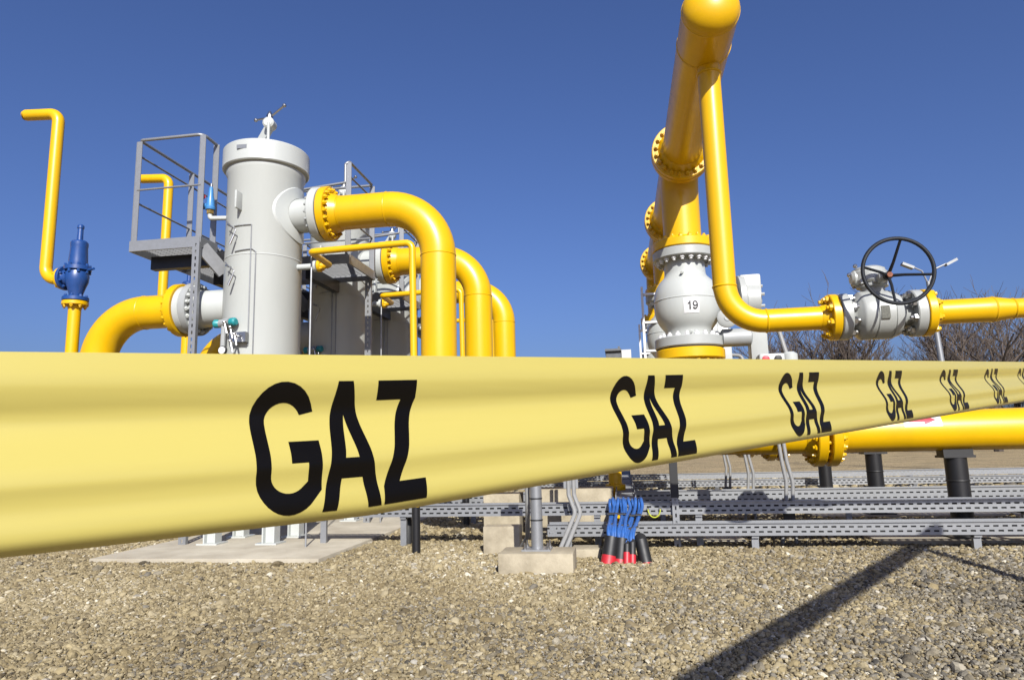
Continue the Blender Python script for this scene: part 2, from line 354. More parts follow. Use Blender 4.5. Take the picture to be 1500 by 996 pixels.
for k in range(4):
    ic = nd.new('GeometryNodeMeshIcoSphere'); ic.inputs['Radius'].default_value = 1; ic.inputs['Subdivisions'].default_value = 2
    ps = nd.new('GeometryNodeInputPosition'); ad = nd.new('ShaderNodeVectorMath'); ad.operation = 'ADD'; ad.inputs[1].default_value = (7.3*k, 3.1*k, 1.7*k)
    vo = nd.new('ShaderNodeTexVoronoi'); vo.inputs['Scale'].default_value = 0.85
    lk(ps.outputs[0], ad.inputs[0]); lk(ad.outputs[0], vo.inputs['Vector'])
    ma = nd.new('ShaderNodeMath'); ma.operation = 'MULTIPLY_ADD'; ma.inputs[1].default_value = -0.62; ma.inputs[2].default_value = 0.3
    lk(vo.outputs['Distance'], ma.inputs[0])
    sc = nd.new('ShaderNodeVectorMath'); sc.operation = 'SCALE'; lk(ps.outputs[0], sc.inputs[0]); lk(ma.outputs[0], sc.inputs['Scale'])
    sp_ = nd.new('GeometryNodeSetPosition'); lk(ic.outputs[0], sp_.inputs['Geometry']); lk(sc.outputs[0], sp_.inputs['Offset'])
    sm = nd.new('GeometryNodeSetMaterial'); sm.inputs['Material'].default_value = MATS['stones']; lk(sp_.outputs[0], sm.inputs['Geometry'])
    ti = nd.new('GeometryNodeGeometryToInstance'); lk(sm.outputs[0], ti.inputs[0]); lk(ti.outputs[0], ji.inputs[0])
def named(nm, ty):
    a = nd.new('GeometryNodeInputNamedAttribute'); a.data_type = ty; a.inputs[0].default_value = nm; return a.outputs[0]
ip = nd.new('GeometryNodeInstanceOnPoints'); ip.inputs['Pick Instance'].default_value = True
lk(gi.outputs[0], ip.inputs['Points']); lk(ji.outputs[0], ip.inputs['Instance']); lk(named('pick', 'INT'), ip.inputs['Instance Index'])
lk(named('scl', 'FLOAT_VECTOR'), ip.inputs['Scale'])
er = nd.new('FunctionNodeEulerToRotation'); lk(named('rot', 'FLOAT_VECTOR'), er.inputs[0]); lk(er.outputs[0], ip.inputs['Rotation'])
lk(ip.outputs[0], go.inputs[0])
md = g.modifiers.new('scatter', 'NODES'); md.node_group = ng

# ------------------------------------------------------------------ pressure vessels
V0 = Vector((-5.18, 9.27, 0)); DY = 2.8; VR = 0.55
def vessel():
    t = thing('pressure_vessel', 'nearest tall white pressure vessel with a crank clamp on its lid', 'pressure vessel', V0, 'white pressure vessels in a row')
    mb = MB(); mb.lathe(V0, (0,0,1), [(0.15,0.62),(0.32,0.66),(0.45,0.76),(0.52,0.9),(VR,1.05),(VR,5.36),(0.575,5.4),(0.575,5.47),(0.45,5.5)], 64)
    build(mb, 'shell', 'white', t)
    for z in (4.08, 2.2): weld(t, V0+Vector((0,0,z)), (0,0,1), VR, 'white')
    mb = MB(); mb.lathe(V0, (0,0,1), [(0.3,5.47),(0.615,5.47),(0.63,5.485),(0.63,5.765),(0.615,5.785),(0.4,5.79),(0.1,5.81)], 64)
    lid = build(mb, 'lid', 'white', t)
    mb = MB(); mb.obox((-5.23, 8.64, 5.66), (0.075,0.005,0), (0,0.006,0), (0,0,0.03)); build(mb, 'name_plate', 'plate', t)
    # crank clamp on the lid
    hb = Vector((-4.97,8.93,6.12))
    mb = MB(); mb.bar((-5.28,9.1,5.78), hb+Vector((0,0.05,0.02)), 0.06, 0.15); mb.lathe((hb.x+0.03,8.85,5.77),(0,0,1),[(0.022,0),(0.022,0.33)],10)
    mb.lathe(hb,(0.15,-1,0),[(0.07,-0.1),(0.085,-0.08),(0.085,0.06),(0.06,0.08)],20); build(mb, 'lid_clamp', 'white', t)
    mb = MB(); c = hb+Vector((0,0.0,0.1)); mb.lathe(c-Vector((0,0,0.05)),(0,0,1),[(0.045,0),(0.05,0.08),(0.03,0.12),(0.015,0.15)],12)
    for e_ in (Vector((-0.24,0.03,0.0)), Vector((0.24,-0.02,0.16))): mb.tube([c, c+e_], 0.015, 8); mb.ball(c+e_, 0.03, 10)
    build(mb, 'crank', 'steel', t)
    # outlet nozzle, right
    z = 4.77; c = Vector((-4.6,9.27,z))
    mb = MB(); mb.lathe((-4.85,9.27,z),(1,0,0),[(0.254,0.0),(0.254,0.42),(0.3,0.5),(0.3,0.52)],36); build(mb, 'outlet_nozzle', 'white', t)
    mb = MB()                                  # reinforcing pad hugging the shell
    n_, rings = 40, []
    for rr in (0.26, 0.42, 0.43):
        for k in range(n_):
            an = 2*pi*k/n_; dy = rr*math.cos(an); dz = rr*math.sin(an); rad = VR+(0.018 if rr < 0.425 else 0.0)
            mb.v.append(Vector((V0.x+math.sqrt(max(rad*rad-dy*dy, 0)), V0.y+dy, z+dz)))
    mb.f += [(j*n_+k, j*n_+(k+1)%n_, (j+1)*n_+(k+1)%n_, (j+1)*n_+k) for j in range(2) for k in range(n_)]
    build(mb, 'nozzle_pad', 'white', t)
    flange(t, (-4.29,9.27,z), (1,0,0), 0.405, 0.12, 'white', 20, 0.345, 0.032, -1, 'nozzle_flange', 'grey')
    mb = MB(); mb.lathe((-4.23,9.27,z),(1,0,0),[(0.33,0),(0.372,0),(0.372,0.014),(0.33,0.014)],40); build(mb, 'gasket', 'gasket', t)
    # inlet nozzle, left
    z = 3.43
    mb = MB(); mb.lathe((-5.5,9.27,z),(-1,0,0),[(0.275,0.0),(0.275,0.55),(0.3,0.68),(0.3,0.7)],36); build(mb, 'inlet_nozzle', 'white', t)
    flange(t, (-6.25,9.27,z), (-1,0,0), 0.40, 0.11, 'grey', 20, 0.345, 0.036, -1, 'nozzle_flange', 'white')
    flange(t, (-6.38,9.27,z), (-1,0,0), 0.36, 0.10, 'white', 0)
    # lifting lug, impulse lines, gauges
    mb = MB(); mb.box((-5.27,8.57,4.72),(-5.24,8.76,4.98),0.008); build(mb, 'lifting_lug', 'white', t)
    def on(dx, z_, off=0.012): return Vector((V0.x+dx, V0.y-math.sqrt((VR+off)**2-dx*dx), z_))
    def line(pts, r_, nm, m_):
        out = []
        for a, b_ in zip(pts, pts[1:]):
            for k in range(6): out.append(on(a[0]+(b_[0]-a[0])*k/6, a[1]+(b_[1]-a[1])*k/6))
        out.append(on(*pts[-1])); mb_ = MB(); mb_.tube(out, r_, 6); return build(mb_, nm, m_, t)
    line([(-0.18,4.5),(0.1,4.5),(0.105,2.75)], 0.008, 'impulse_line', 'galv')
    line([(-0.15,4.12),(0.12,4.14),(0.17,4.1),(0.175,1.6)], 0.008, 'impulse_line', 'galv')
    for z_ in (4.5, 3.9):
        mb = MB(); p = on(-0.22, z_, 0.0); mb.tube([p, p+Vector((-0.01,-0.12,0))], 0.014, 8)
        mb.tube(bend_path([p+Vector((-0.03,-0.1,0.05)), p+Vector((0.05,-0.12,-0.03)), p+Vector((0.13,-0.13,-0.09)), p+Vector((0.05,-0.14,-0.3))], 0.02, 4), 0.008, 6)
        mb.tube([p+Vector((0.10,-0.13,-0.17)), p+Vector((0.05,-0.14,-0.3))], 0.016, 8); build(mb, 'needle_valve', 'steel', t)
    mb = MB(); p = on(-0.2, 2.68, 0.12); mb.lathe(p, (0,-1,0), [(0.05,0),(0.062,0.01),(0.062,0.04),(0.055,0.045)], 20); build(mb, 'pressure_gauge', 'black', t)
    mb = MB(); mb.lathe(p+Vector((0,-0.046,0)), (0,-1,0), [(0.05,0),(0.05,0.003)], 20); dial = build(mb, 'gauge_dial', 'paper', t)
    mb = MB()
    for dx, z_, q in ((-0.16,3.02,0.2),(-0.1,2.95,0.14),(-0.02,2.85,0.16),(-0.05,2.75,0.2)):
        p = on(dx, z_, 0.02); mb.tube([p, p+Vector((0.02,-q,0.04)), p+Vector((0.06,-q,-0.12))], 0.014, 7); mb.ball(p+Vector((0.02,-q,0.04)), 0.026, 8)
    mb.obox(on(0.0, 2.86, 0.06), (0.12,0,0), (0,0.04,0), (0,0,0.07)); build(mb, 'instrument_manifold', 'steel', t)
    for dx, z_ in ((-0.33,3.08),(-0.13,3.08)):
        mb = MB(); mb.lathe(on(dx,z_,0.08), (1 if dx > -0.2 else -1,-0.2,0), [(0.05,0),(0.06,0.02),(0.06,0.08),(0.04,0.1)], 16)
        build(mb, 'transmitter_cover', 'teal', t)
    mb = MB(); mb.tube([on(-0.33,3.08,0.08), on(-0.13,3.08,0.08)], 0.06, 16); mb.tube([on(-0.25,3.1,0.08), on(-0.27,2.0,0.08)], 0.035, 10); build(mb, 'transmitter', 'grey', t)
    # white drain stub towards the by-pass
    mb = MB(); mb.lathe((-4.75,9.27,3.98),(1,0,0),[(0.045,0),(0.045,0.37),(0.085,0.375),(0.085,0.42)],18); build(mb, 'drain_stub', 'white', t)
    # legs
    for sx, sy in ((-1,-1),(1,-1),(-1,1),(1,1)):
        mb = MB(); x_, y_ = V0.x+sx*0.43, V0.y+sy*0.36
        mb.box((x_-0.075,y_-0.012,0.05),(x_+0.075,y_+0.012,1.3)); mb.box((x_-0.09,y_-0.08,0.05),(x_-0.07,y_+0.08,1.3)); mb.box((x_+0.07,y_-0.08,0.05),(x_+0.09,y_+0.08,1.3))
        mb.box((x_-0.15,y_-0.14,0.05),(x_+0.15,y_+0.14,0.075)); build(mb, 'leg', 'white', t)
    return t
vs_ = vessel()

def outlet_pipe():
    t = thing('outlet_pipe', 'large yellow pipe bending down from the nearest vessel, flange bolted to it', 'gas pipe', (-2.48,9.27,0), 'yellow outlet pipes of the vessels')
    z = 4.77; r_ = 0.254
    flange(t, (-4.157,9.27,z), (1,0,0), 0.405, 0.115, 'yellow', 20, 0.345, 0.034, 1, hub=0.13, rh=r_)
    mb = MB(); mb.tube([(-4.1,9.27,z),(-3.24,9.27,z)] + arc((-3.24,9.27,z-0.76),(0,0,1),(1,0,0),0.76,16)[1:] + bend_path([(-2.48,9.27,2.2),(-2.48,9.27,1.36),(-0.2,9.3,1.36),(1.74,9.38,1.345)],[0.5,1.0],10), r_, 40)
    build(mb, 'pipe', 'yellow', t)
    for c, a in (((-3.96,9.27,z),(1,0,0)), ((-3.24,9.27,z),(1,0,0)), ((-2.48,9.27,z-0.76),(0,0,1))): weld(t, c, a, r_)
    return t
op_ = outlet_pipe()

def inlet_pipe():
    t = thing('inlet_pipe', 'fat yellow elbow pipe feeding the left side of the nearest vessel', 'gas pipe', (-7.86,9.27,0), 'yellow inlet pipes of the vessels')
    z = 3.43; r_ = 0.254
    flange(t, (-6.49,9.27,z), (-1,0,0), 0.40, 0.11, 'yellow', 20, 0.345, 0.036, 1, hub=0.12, rh=r_)
    mb = MB(); mb.tube([(-6.55,9.27,z),(-7.1,9.27,z)] + arc((-7.1,9.27,z-0.76),(0,0,1),(-1,0,0),0.76,16)[1:] + [(-7.86,9.27,-0.1)], r_, 40); build(mb, 'pipe', 'yellow', t)
    weld(t, (-7.1,9.27,z), (1,0,0), r_); weld(t, (-7.86,9.27,z-0.76), (0,0,1), r_)
    return t
ip_ = inlet_pipe()

def bypass_pipe():
    t = thing('drain_line', 'slim yellow drain line with black foot in front of the nearest outlet pipe', 'gas pipe', (-2.62,8.4,0), 'slim yellow drain lines')
    flange(t, (-4.29,9.27,3.98), (1,0,0), 0.09, 0.05, 'yellow', 4, 0.066, 0.02, 1, hub=0.06, rh=0.05)
    mb = MB(); mb.tube(bend_path([(-4.25,9.27,3.98),(-4.13,9.27,3.98),(-4.02,8.4,3.93),(-2.6,8.4,3.96),(-2.56,8.4,0.56)],[0.07,0.07,0.09],7), 0.045, 16); build(mb, 'pipe', 'yellow', t)
    mb = MB(); mb.tube([(-2.56,8.4,0.56),(-2.555,8.4,-0.05)], 0.052, 18); build(mb, 'black_foot', 'black_steel', t)
    mb = MB(); mb.tube([(-4.1,8.6,3.95),(-4.1,8.6,0.05)], 0.013, 8); build(mb, 'hanger_rod', 'galv', t)
    return t
bp_ = bypass_pipe()

def vent():
    t = thing('relief_vent', 'yellow relief vent with dark blue safety valve, standing clear at the far left', 'vent pipe', (-8.33,9.27,0), 'yellow relief vents with blue valves')
    r_ = 0.09
    mb = MB(); mb.tube([(-8.33,9.27,-0.1),(-8.33,9.27,3.62)], r_, 24); build(mb, 'riser', 'yellow', t)
    flange(t, (-8.33,9.27,3.64), (0,0,1), 0.185, 0.06, 'yellow', 8, 0.15, 0.028, -1, hub=0.06, rh=r_)
    v_ = t
    flange(v_, (-8.33,9.27,3.71), (0,0,1), 0.185, 0.06, 'blue', 8, 0.15, 0.026, 1, name='valve_flange')
    mb = MB(); mb.lathe((-8.33,9.27,3.7),(0,0,1),[(0.09,0),(0.1,0.1),(0.13,0.2),(0.16,0.28),(0.17,0.38),(0.15,0.46),(0.19,0.47),(0.19,0.53),(0.13,0.54),(0.135,0.62),(0.12,0.84),(0.125,0.86),(0.125,0.92),(0.1,0.95),(0.045,0.96),(0.04,1.15),(0.05,1.16),(0.05,1.2),(0.03,1.22)],32)
    mb.lathe((-8.33,9.27,4.06),(-1,0,0),[(0.13,0.0),(0.12,0.12),(0.14,0.2)],24); mb.tube([(-8.14,9.27,4.17),(-8.0,9.22,4.17)],0.02,8)
    for k in range(8): 
        a = 2*pi*k/8; mb.lathe((-8.33+0.165*math.cos(a),9.27+0.165*math.sin(a),4.12),(0,0,1),[(0.022,0),(0.022,0.15)],6)
    build(mb, 'safety_valve', 'blue', t)
    flange(t, (-8.54,9.27,4.06), (-1,0,0), 0.19, 0.05, 'blue', 8, 0.15, 0.022, -1, name='valve_flange')
    flange(t, (-8.60,9.27,4.06), (-1,0,0), 0.17, 0.04, 'yellow', 8, 0.145, 0.024, 1)
    mb = MB(); mb.tube(bend_path([(-8.6,9.27,4.06),(-8.9,9.27,4.06),(-8.89,9.27,6.86),(-9.5,9.27,6.9)],[0.2,0.16],8), r_, 24, cap=False)
    mb.tube([(-9.5,9.27,6.9),(-9.56,9.27,6.935)], [r_, 0.055], 24); build(mb, 'vent_pipe', 'yellow', t)
    return t
vn_ = vent()

def relief_small():
    t = thing('small_relief_valve', 'small light blue relief valve beside the nearest vessel', 'valve', (-5.92,9.0,4.7), 'small blue relief valves on the vessels')
    mb = MB(); mb.tube(bend_path([(-5.6,9.06,4.75),(-5.92,9.0,4.75),(-5.92,9.0,4.84)],0.03,4), 0.035, 12); build(mb, 'stub', 'white', t)
    mb = MB(); mb.lathe((-5.92,9.0,4.82),(0,0,1),[(0.055,0),(0.055,0.06)],6); build(mb, 'union', 'brass', t)
    mb = MB(); mb.lathe((-5.92,9.0,4.88),(0,0,1),[(0.07,0),(0.075,0.03),(0.06,0.06),(0.055,0.16),(0.04,0.22),(0.03,0.34),(0.02,0.36)],18)
    mb.lathe((-5.92,9.0,4.95),(-1,0,0),[(0.04,0),(0.04,0.1),(0.05,0.11),(0.05,0.14)],14); build(mb, 'bonnet', 'light_blue', t)
    mb = MB(); mb.lathe((-6.02,8.97,5.08),(0,-1,0),[(0.035,0),(0.04,0.01),(0.0,0.05)],12); build(mb, 'seal_cap', 'red', t)
    mb = MB(); mb.lathe((-5.92,9.0,5.24),(0,0,1),[(0.02,0),(0.02,0.05),(0.0,0.06)],10); build(mb, 'spring_cap', 'steel', t)
    return t
rs_ = relief_small()

def platform():
    t = thing('access_platform', 'galvanized railed platform wrapped round the nearest vessel', 'platform', (-6.5,8.9,0), 'galvanized vessel platforms')
    zf = 4.42; g_ = 'galv'
    def edge(a, b_): 
        mb = MB(); mb.bar(Vector(a)+Vector((0,0,zf-0.06)), Vector(b_)+Vector((0,0,zf-0.06)), 0.025, 0.16); build(mb, 'toe_board', g_, t)
    C = [(-7.12,8.87,0),(-5.98,8.87,0),(-5.98,9.3,0),(-5.98,10.25,0),(-4.25,10.25,0),(-4.25,11.45,0),(-7.12,11.45,0)]
    edge(C[0],C[1]); edge(C[1],C[2]); edge(C[3],C[4]); edge(C[4],C[5]); edge(C[5],C[6]); edge(C[6],C[0])
    mb = MB()                       # grating: bearing bars and cross rods
    for k in range(int((11.43-8.9)/0.06)):
        y = 8.9+k*0.06; x1 = -6.0 if y < 10.26 else -4.27; mb.box((-7.1,y,zf-0.04),(x1,y+0.008,zf-0.005))
    for k in range(29):
        x = -7.08+k*0.1; mb.box((x, 8.89 if x < -6.0 else 10.27, zf-0.02),(x+0.006,11.43,zf-0.008))
    build(mb, 'grating', 'galv_dull', t)
    for x_, y_ in ((-7.08,8.9),(-6.02,8.9),(-6.02,9.25),(-4.28,10.3),(-4.28,11.4),(-7.08,10.2),(-7.08,11.4),(-5.7,11.4)):
        mb = MB(); w = 0.045; mb.box((x_-w,y_-0.006,zf-0.12),(x_+w,y_+0.006,6.03)); mb.box((x_-w-0.006,y_-0.006,zf-0.12),(x_-w+0.004,y_+0.05,6.03)); build(mb, 'post', g_, t)
    zt = 6.05
    mb = MB(); mb.tube(bend_path([(-7.08,11.4,zt),(-7.08,8.9,zt),(-6.02,8.9,zt),(-6.02,9.27,zt-0.02)],[0.06,0.1],6), 0.024, 12); build(mb, 'handrail', g_, t)
    mb = MB(); mb.tube(bend_path([(-7.08,11.4,zt),(-4.28,11.4,zt),(-4.28,10.3,zt),(-4.34,10.3,zt-0.05),(-4.34,10.3,5.68),(-5.1,10.3,5.62)],[0.06,0.06,0.02,0.02,0.08],5), 0.024, 12); build(mb, 'handrail', g_, t)
    for z_ in (5.25,):
        mb = MB(); mb.tube([(-7.08,8.9,z_),(-6.02,8.9,z_)], 0.016, 8); build(mb, 'knee_rail', g_, t)
    for z_ in (5.8, 5.05):
        mb = MB(); mb.tube([(-7.08,8.9,z_),(-7.08,11.4,z_)], 0.016, 8); build(mb, 'knee_rail', 'galv_dull', t)
        mb = MB(); mb.tube([(-7.08,11.4,z_),(-4.28,11.4,z_)], 0.016, 8); build(mb, 'knee_rail', 'galv_dull', t)
        mb = MB(); mb.tube([(-4.28,10.3,z_),(-4.28,11.4,z_)], 0.016, 8); build(mb, 'knee_rail', 'galv_dull', t)
    for (a, b_) in (((-7.0,9.25,4.18),(-5.72,9.25,4.18)),((-4.95,10.3,4.18),(-4.95,11.4,4.18)),((-6.6,10.3,4.18),(-6.6,11.4,4.18))):
        mb = MB(); mb.bar(a, b_, 0.12, 0.2); build(mb, 'support_beam', 'black_steel', t)
    mb = MB(); mb.bar((-6.0,8.95,4.3),(-5.78,9.2,3.95),0.05,0.2); build(mb, 'bracket', 'galv_dull', t)
    for x_, y_ in ((-6.02,8.84),(-7.02,11.4),(-4.35,11.4)):
        mb = MB(); slotted(mb, (x_-0.055,y_,0.05), 4.3, (0,0,1), 0.11, (1,0,0), (0,1,0), 0.006, 0.1, 0.05, 1, 0.022)
        mb.box((x_-0.055,y_+0.006,0.05),(x_-0.049,y_+0.06,4.35)); mb.box((x_+0.049,y_+0.006,0.05),(x_+0.055,y_+0.06,4.35)); build(mb, 'leg', 'galv', t)
    return t
pf_ = platform()

LB = {vs_: ('second tall white pressure vessel, behind the nearest one', 'farthest white pressure vessel, mostly hidden behind the others'),
 op_: ('second large yellow outlet pipe, in the middle of the three bends', 'farthest and smallest of the three large yellow outlet bends'),
 ip_: ('yellow inlet elbow of the second vessel, mostly hidden behind the first elbow', 'yellow inlet elbow of the farthest vessel, behind the other two'),
 bp_: ('slim yellow drain line with black foot in front of the second outlet pipe', 'slim yellow drain line by the farthest outlet pipe'),
 vn_: ('yellow relief vent seen through the railing of the nearest platform', None),
 rs_: ('small light blue relief valve beside the second vessel', None),
 pf_: ('galvanized railed platform round the second vessel', 'galvanized railed platform round the farthest vessel')}
for src, (a, b_) in LB.items():
    copy_tree(src, None, (0, DY, 0), a)
    if b_: copy_tree(src, None, (0, 2*DY, 0), b_)

# ------------------------------------------------------------------ yellow header, valve 19, riser
RX, RY, PR = 0.97, 9.4, 0.254; DYR = 2.85
def wrap_label(mb_pts, cx, cy, prof, off):     # (u, v) flat -> on a body of revolution about the vertical axis facing -Y
    out = []
    for u, v_ in mb_pts:
        r_ = prof(v_)+off; a = u/prof(3.0); out.append(Vector((cx+r_*math.sin(a), cy-r_*math.cos(a), v_)))
    return out
def ball_r(z):
    d = abs(z-3.12)/0.43; c = 0.437*max(0.0, 1-d**2.5)**(1/2.5); n_ = 0.275 if z > 3.12 else 0.30
    return 0.5*(c+n_+math.sqrt((c-n_)**2+0.0016))-0.002       # smooth union of the full round body and its necks
def riser(first=True):
    t = thing('ball_valve_riser', 'nearest yellow riser with white ball valve numbered 19', 'gas pipe', (RX,RY,0), 'yellow risers with ball valves')
    # header coming forward over the riser
    y1 = 5.8; zc = 5.07
    mb = MB(); mb.tube([(RX,y1,zc),(RX,8.72,zc)], PR, 48, cap=False); build(mb, 'header_pipe', 'yellow', t)
    mb = MB(); mb.lathe((RX,y1,zc),(0,-1,0),[(PR,0)]+[(PR*math.cos(a*pi/20),PR*0.72*math.sin(a*pi/20)) for a in range(1,10)]+[(0.002,PR*0.72)],48); build(mb, 'end_cap', 'yellow', t, sharp=60)
    weld(t, (RX,6.32,zc), (0,1,0), PR); weld(t, (RX,y1,zc), (0,1,0), PR-0.003)
    flange(t, (RX,8.80,zc), (0,1,0), 0.39, 0.09, 'yellow', 20, 0.335, 0.032, -1, hub=0.1, rh=PR)
    flange(t, (RX,8.905,zc), (0,1,0), 0.39, 0.09, 'yellow', 20, 0.335, 0.032, 1, hub=0.06, rh=PR)
    mb = MB(); mb.tube([(RX,8.9,zc),(RX,8.96,zc)]+arc((RX,8.96,zc-0.44),(0,0,1),(0,1,0),0.44,12)[1:]+[(RX,RY,3.95)], PR, 40); build(mb, 'riser_pipe', 'yellow', t)
    fz = 3.93
    flange(t, (RX,RY,fz-0.01), (0,0,1), 0.42, 0.12, 'yellow', 20, 0.36, 0.034, 1, hub=0.06, rh=PR)
    mb = MB(); mb.lathe((RX,RY,3.855),(0,0,1),[(0.35,0),(0.4,0),(0.4,0.016),(0.35,0.016)],40); build(mb, 'gasket', 'gasket', t)
    flange(t, (RX,RY,3.79), (0,0,1), 0.42, 0.125, 'valve_grey', 20, 0.355, 0.036, -1, name='valve_flange', nutmat='paper')
    mb = MB(); zs = np.linspace(2.64, 3.75, 40)
    mb.lathe((RX,RY,0),(0,0,1),[(ball_r(z_),z_) for z_ in zs],56); build(mb, 'valve_body', 'white', t, sharp=60)
    weld(t, (RX,RY,3.16), (0,0,1), 0.437, 'white')
    mb = MB()
    for x_, z0, z1 in ((-0.05,3.52,3.62),(0.02,2.72,2.84)): mb.tube([(RX+x_,RY-0.26,z0),(RX+x_-0.03,RY-0.36,z0-0.03)],0.018,8)
    build(mb, 'drain_plug', 'white', t)
    flange(t, (RX,RY,2.58), (0,0,1), 0.455, 0.14, 'valve_grey', 20, 0.385, 0.036, 1, name='valve_flange', nutmat='paper')
    mb = MB(); mb.lathe((RX,RY,2.495),(0,0,1),[(0.38,0),(0.43,0),(0.43,0.016),(0.38,0.016)],40); build(mb, 'gasket', 'gasket', t)
    flange(t, (RX,RY,2.42), (0,0,1), 0.455, 0.14, 'yellow', 20, 0.385, 0.036, -1, hub=0.08, rh=PR)
    # elbow and manifold pipe
    zm = 1.34; xe = RX+0.76
    mb = MB(); mb.tube([(RX,RY,2.36),(RX,RY,zm+0.76)]+arc((xe,RY,zm+0.76),(-1,0,0),(0,0,-1),0.76,14)[1:]+[(2.42,RY,zm)], PR, 40); build(mb, 'elbow_pipe', 'yellow', t)
    weld(t, (xe,RY,zm), (1,0,0), PR)
    flange(t, (2.47,RY,zm), (1,0,0), 0.42, 0.12, 'yellow', 18, 0.35, 0.038, -1, hub=0.1, rh=PR)
    flange(t, (2.64,RY,zm), (1,0,0), 0.42, 0.12, 'yellow', 18, 0.35, 0.038, 1, hub=0.1, rh=PR)
    mb = MB()
    for k in range(18):
        a = 2*pi*(k+0.5)/18; p = Vector((2.53,RY+0.35*math.sin(a),zm+0.35*math.cos(a))); mb.tube([p,p+Vector((0.05,0,0))],0.02,6)
    build(mb, 'stud_ring', 'yellow', t)
    mb = MB(); mb.tube([(2.66,RY,zm),(9.5,RY,zm)], PR, 40); build(mb, 'manifold_pipe', 'yellow', t)
    mb = MB(); mb.box((3.93,RY-0.1,1.03),(4.27,RY+0.1,1.11)); mb.box((3.92,RY-0.13,1.0),(4.28,RY+0.13,1.03)); build(mb, 'saddle', 'black', t)
    # stem, gearbox and bracket on the right of the ball
    mb = MB(); mb.lathe((RX+0.38,RY,3.13),(1,0,0),[(0.12,0),(0.12,0.14),(0.27,0.15),(0.27,0.19),(0.12,0.2),(0.11,0.3)],28)
    for k in range(10):
        a = 2*pi*k/10; mb.lathe((RX+0.5,RY+0.225*math.sin(a),3.13+0.225*math.cos(a)),(1,0,0),[(0.025,0),(0.025,0.1)],6)
    build(mb, 'stem_flange', 'valve_grey', t)
    mb = MB(); mb.lathe((1.62,RY,3.13),(1,0,0),[(0.3,0),(0.34,0.02),(0.34,0.09),(0.24,0.12),(0.23,0.28),(0.16,0.3)],32)
    mb.box((1.66,RY-0.16,3.05),(1.93,RY+0.16,3.46),0.03); mb.box((1.74,RY-0.13,2.3),(1.96,RY+0.1,2.95),0.02)
    for k in range(8):
        a = 2*pi*k/8+0.2; mb.lathe((1.9,RY+0.2*math.sin(a),3.13+0.2*math.cos(a)),(1,0,0),[(0.022,0),(0.022,0.05)],6)
    build(mb, 'gearbox', 'valve_grey', t)
    mb = MB(); mb.lathe((1.36,RY-0.12,2.62),(1,0,0),[(0.07,0),(0.12,0.03),(0.12,0.38),(0.08,0.4)],20); build(mb, 'actuator_cylinder', 'grey', t)
    mb = MB(); mb.lathe((1.44,RY-0.25,2.86),(0,-1,0),[(0.12,0),(0.13,0.03),(0.13,0.07),(0.1,0.09)],20); mb.lathe((1.44,RY-0.33,2.86),(0,-1,0),[(0.045,0),(0.045,0.02)],14); build(mb, 'position_indicator', 'valve_grey', t)
    mb = MB(); mb.box((1.80,RY-0.3,2.12),(2.12,RY-0.12,2.37),0.03); box_ = build(mb, 'control_box', 'valve_grey', t)
    for x_, m_ in ((1.88,'ink_red'),(2.03,'black')):
        mb = MB(); mb.lathe((x_,RY-0.3,2.3),(0,-1,0),[(0.045,-0.01),(0.045,0.015),(0.03,0.02)],16); build(mb, 'dial', m_, t)
    mb = MB(); mb.tube(bend_path([(1.95,RY,2.75),(2.12,RY-0.05,2.72),(2.2,RY-0.1,2.3),(2.22,RY-0.1,1.95)],[0.08,0.1],6),0.03,10); build(mb, 'hose', 'cond', t)
    mb = MB(); mb.lathe((2.22,RY-0.1,1.95),(0,0,1),[(0.05,0),(0.09,0.25),(0.1,0.35),(0.1,0.42),(0.06,0.45)],14); build(mb, 'hose_gland', 'white', t)
    mb = MB(); mb.box((1.8,RY-0.08,zm),(1.95,RY+0.08,2.35)); build(mb, 'bracket_column', 'valve_grey', t)
    return t
rz = riser()
for k, lb in ((1, 'second yellow riser with ball valve, mostly hidden behind number 19'), (2, 'farthest yellow riser with ball valve, behind the second one')):
    copy_tree(rz, None, (0, DYR*k, 0), lb)
# the number sticker on the nearest valve body
t = thing('number_sticker', 'white sticker with black number 19 on the ball valve', 'label', (RX,RY-0.42,3.02))
gx, gz = 8, 8; mb = MB(); pts = [(-0.085+0.2*i/gx+0.0, 2.93+0.2*j/gz) for j in range(gz+1) for i in range(gx+1)]
mb.v = wrap_label(pts, RX, RY, ball_r, 0.004); mb.f = [(j*(gx+1)+i, j*(gx+1)+i+1, (j+1)*(gx+1)+i+1, (j+1)*(gx+1)+i) for j in range(gz) for i in range(gx)]
build(mb, 'sheet', 'paper', t)
def flat_poly(polys, cuts=10):
    pts = [Vector((x, y, 0)) for pl in polys for x, y in pl]; tri = tessellate_polygon([[Vector((x, y, 0)) for x, y in pl] for pl in polys])
    bm = bmesh.new(); vs = [bm.verts.new(p) for p in pts]
    for f in tri:
        try: bm.faces.new([vs[i] for i in f])
        except ValueError: pass
    for k in range(1, cuts):
        for nrm in ((0,1,0),(1,0,0)): bmesh.ops.bisect_plane(bm, geom=bm.verts[:]+bm.edges[:]+bm.faces[:], plane_co=(k/cuts,k/cuts,0), plane_no=nrm)
    bm.verts.index_update(); V = [tuple(w.co[:2]) for w in bm.verts]; Fc = [tuple(w.index for w in f.verts) for f in bm.faces]; bm.free(); return V, Fc
def el(cx, cy, rx, ry, a0, a1, n=16): return [(cx+rx*math.cos(R(a0+(a1-a0)*k/n)), cy+ry*math.sin(R(a0+(a1-a0)*k/n))) for k in range(n+1)]
one = [(0.52,0),(0.76,0),(0.76,1),(0.57,1),(0.5,0.88),(0.36,0.79),(0.24,0.75),(0.24,0.58),(0.4,0.63),(0.52,0.71)]
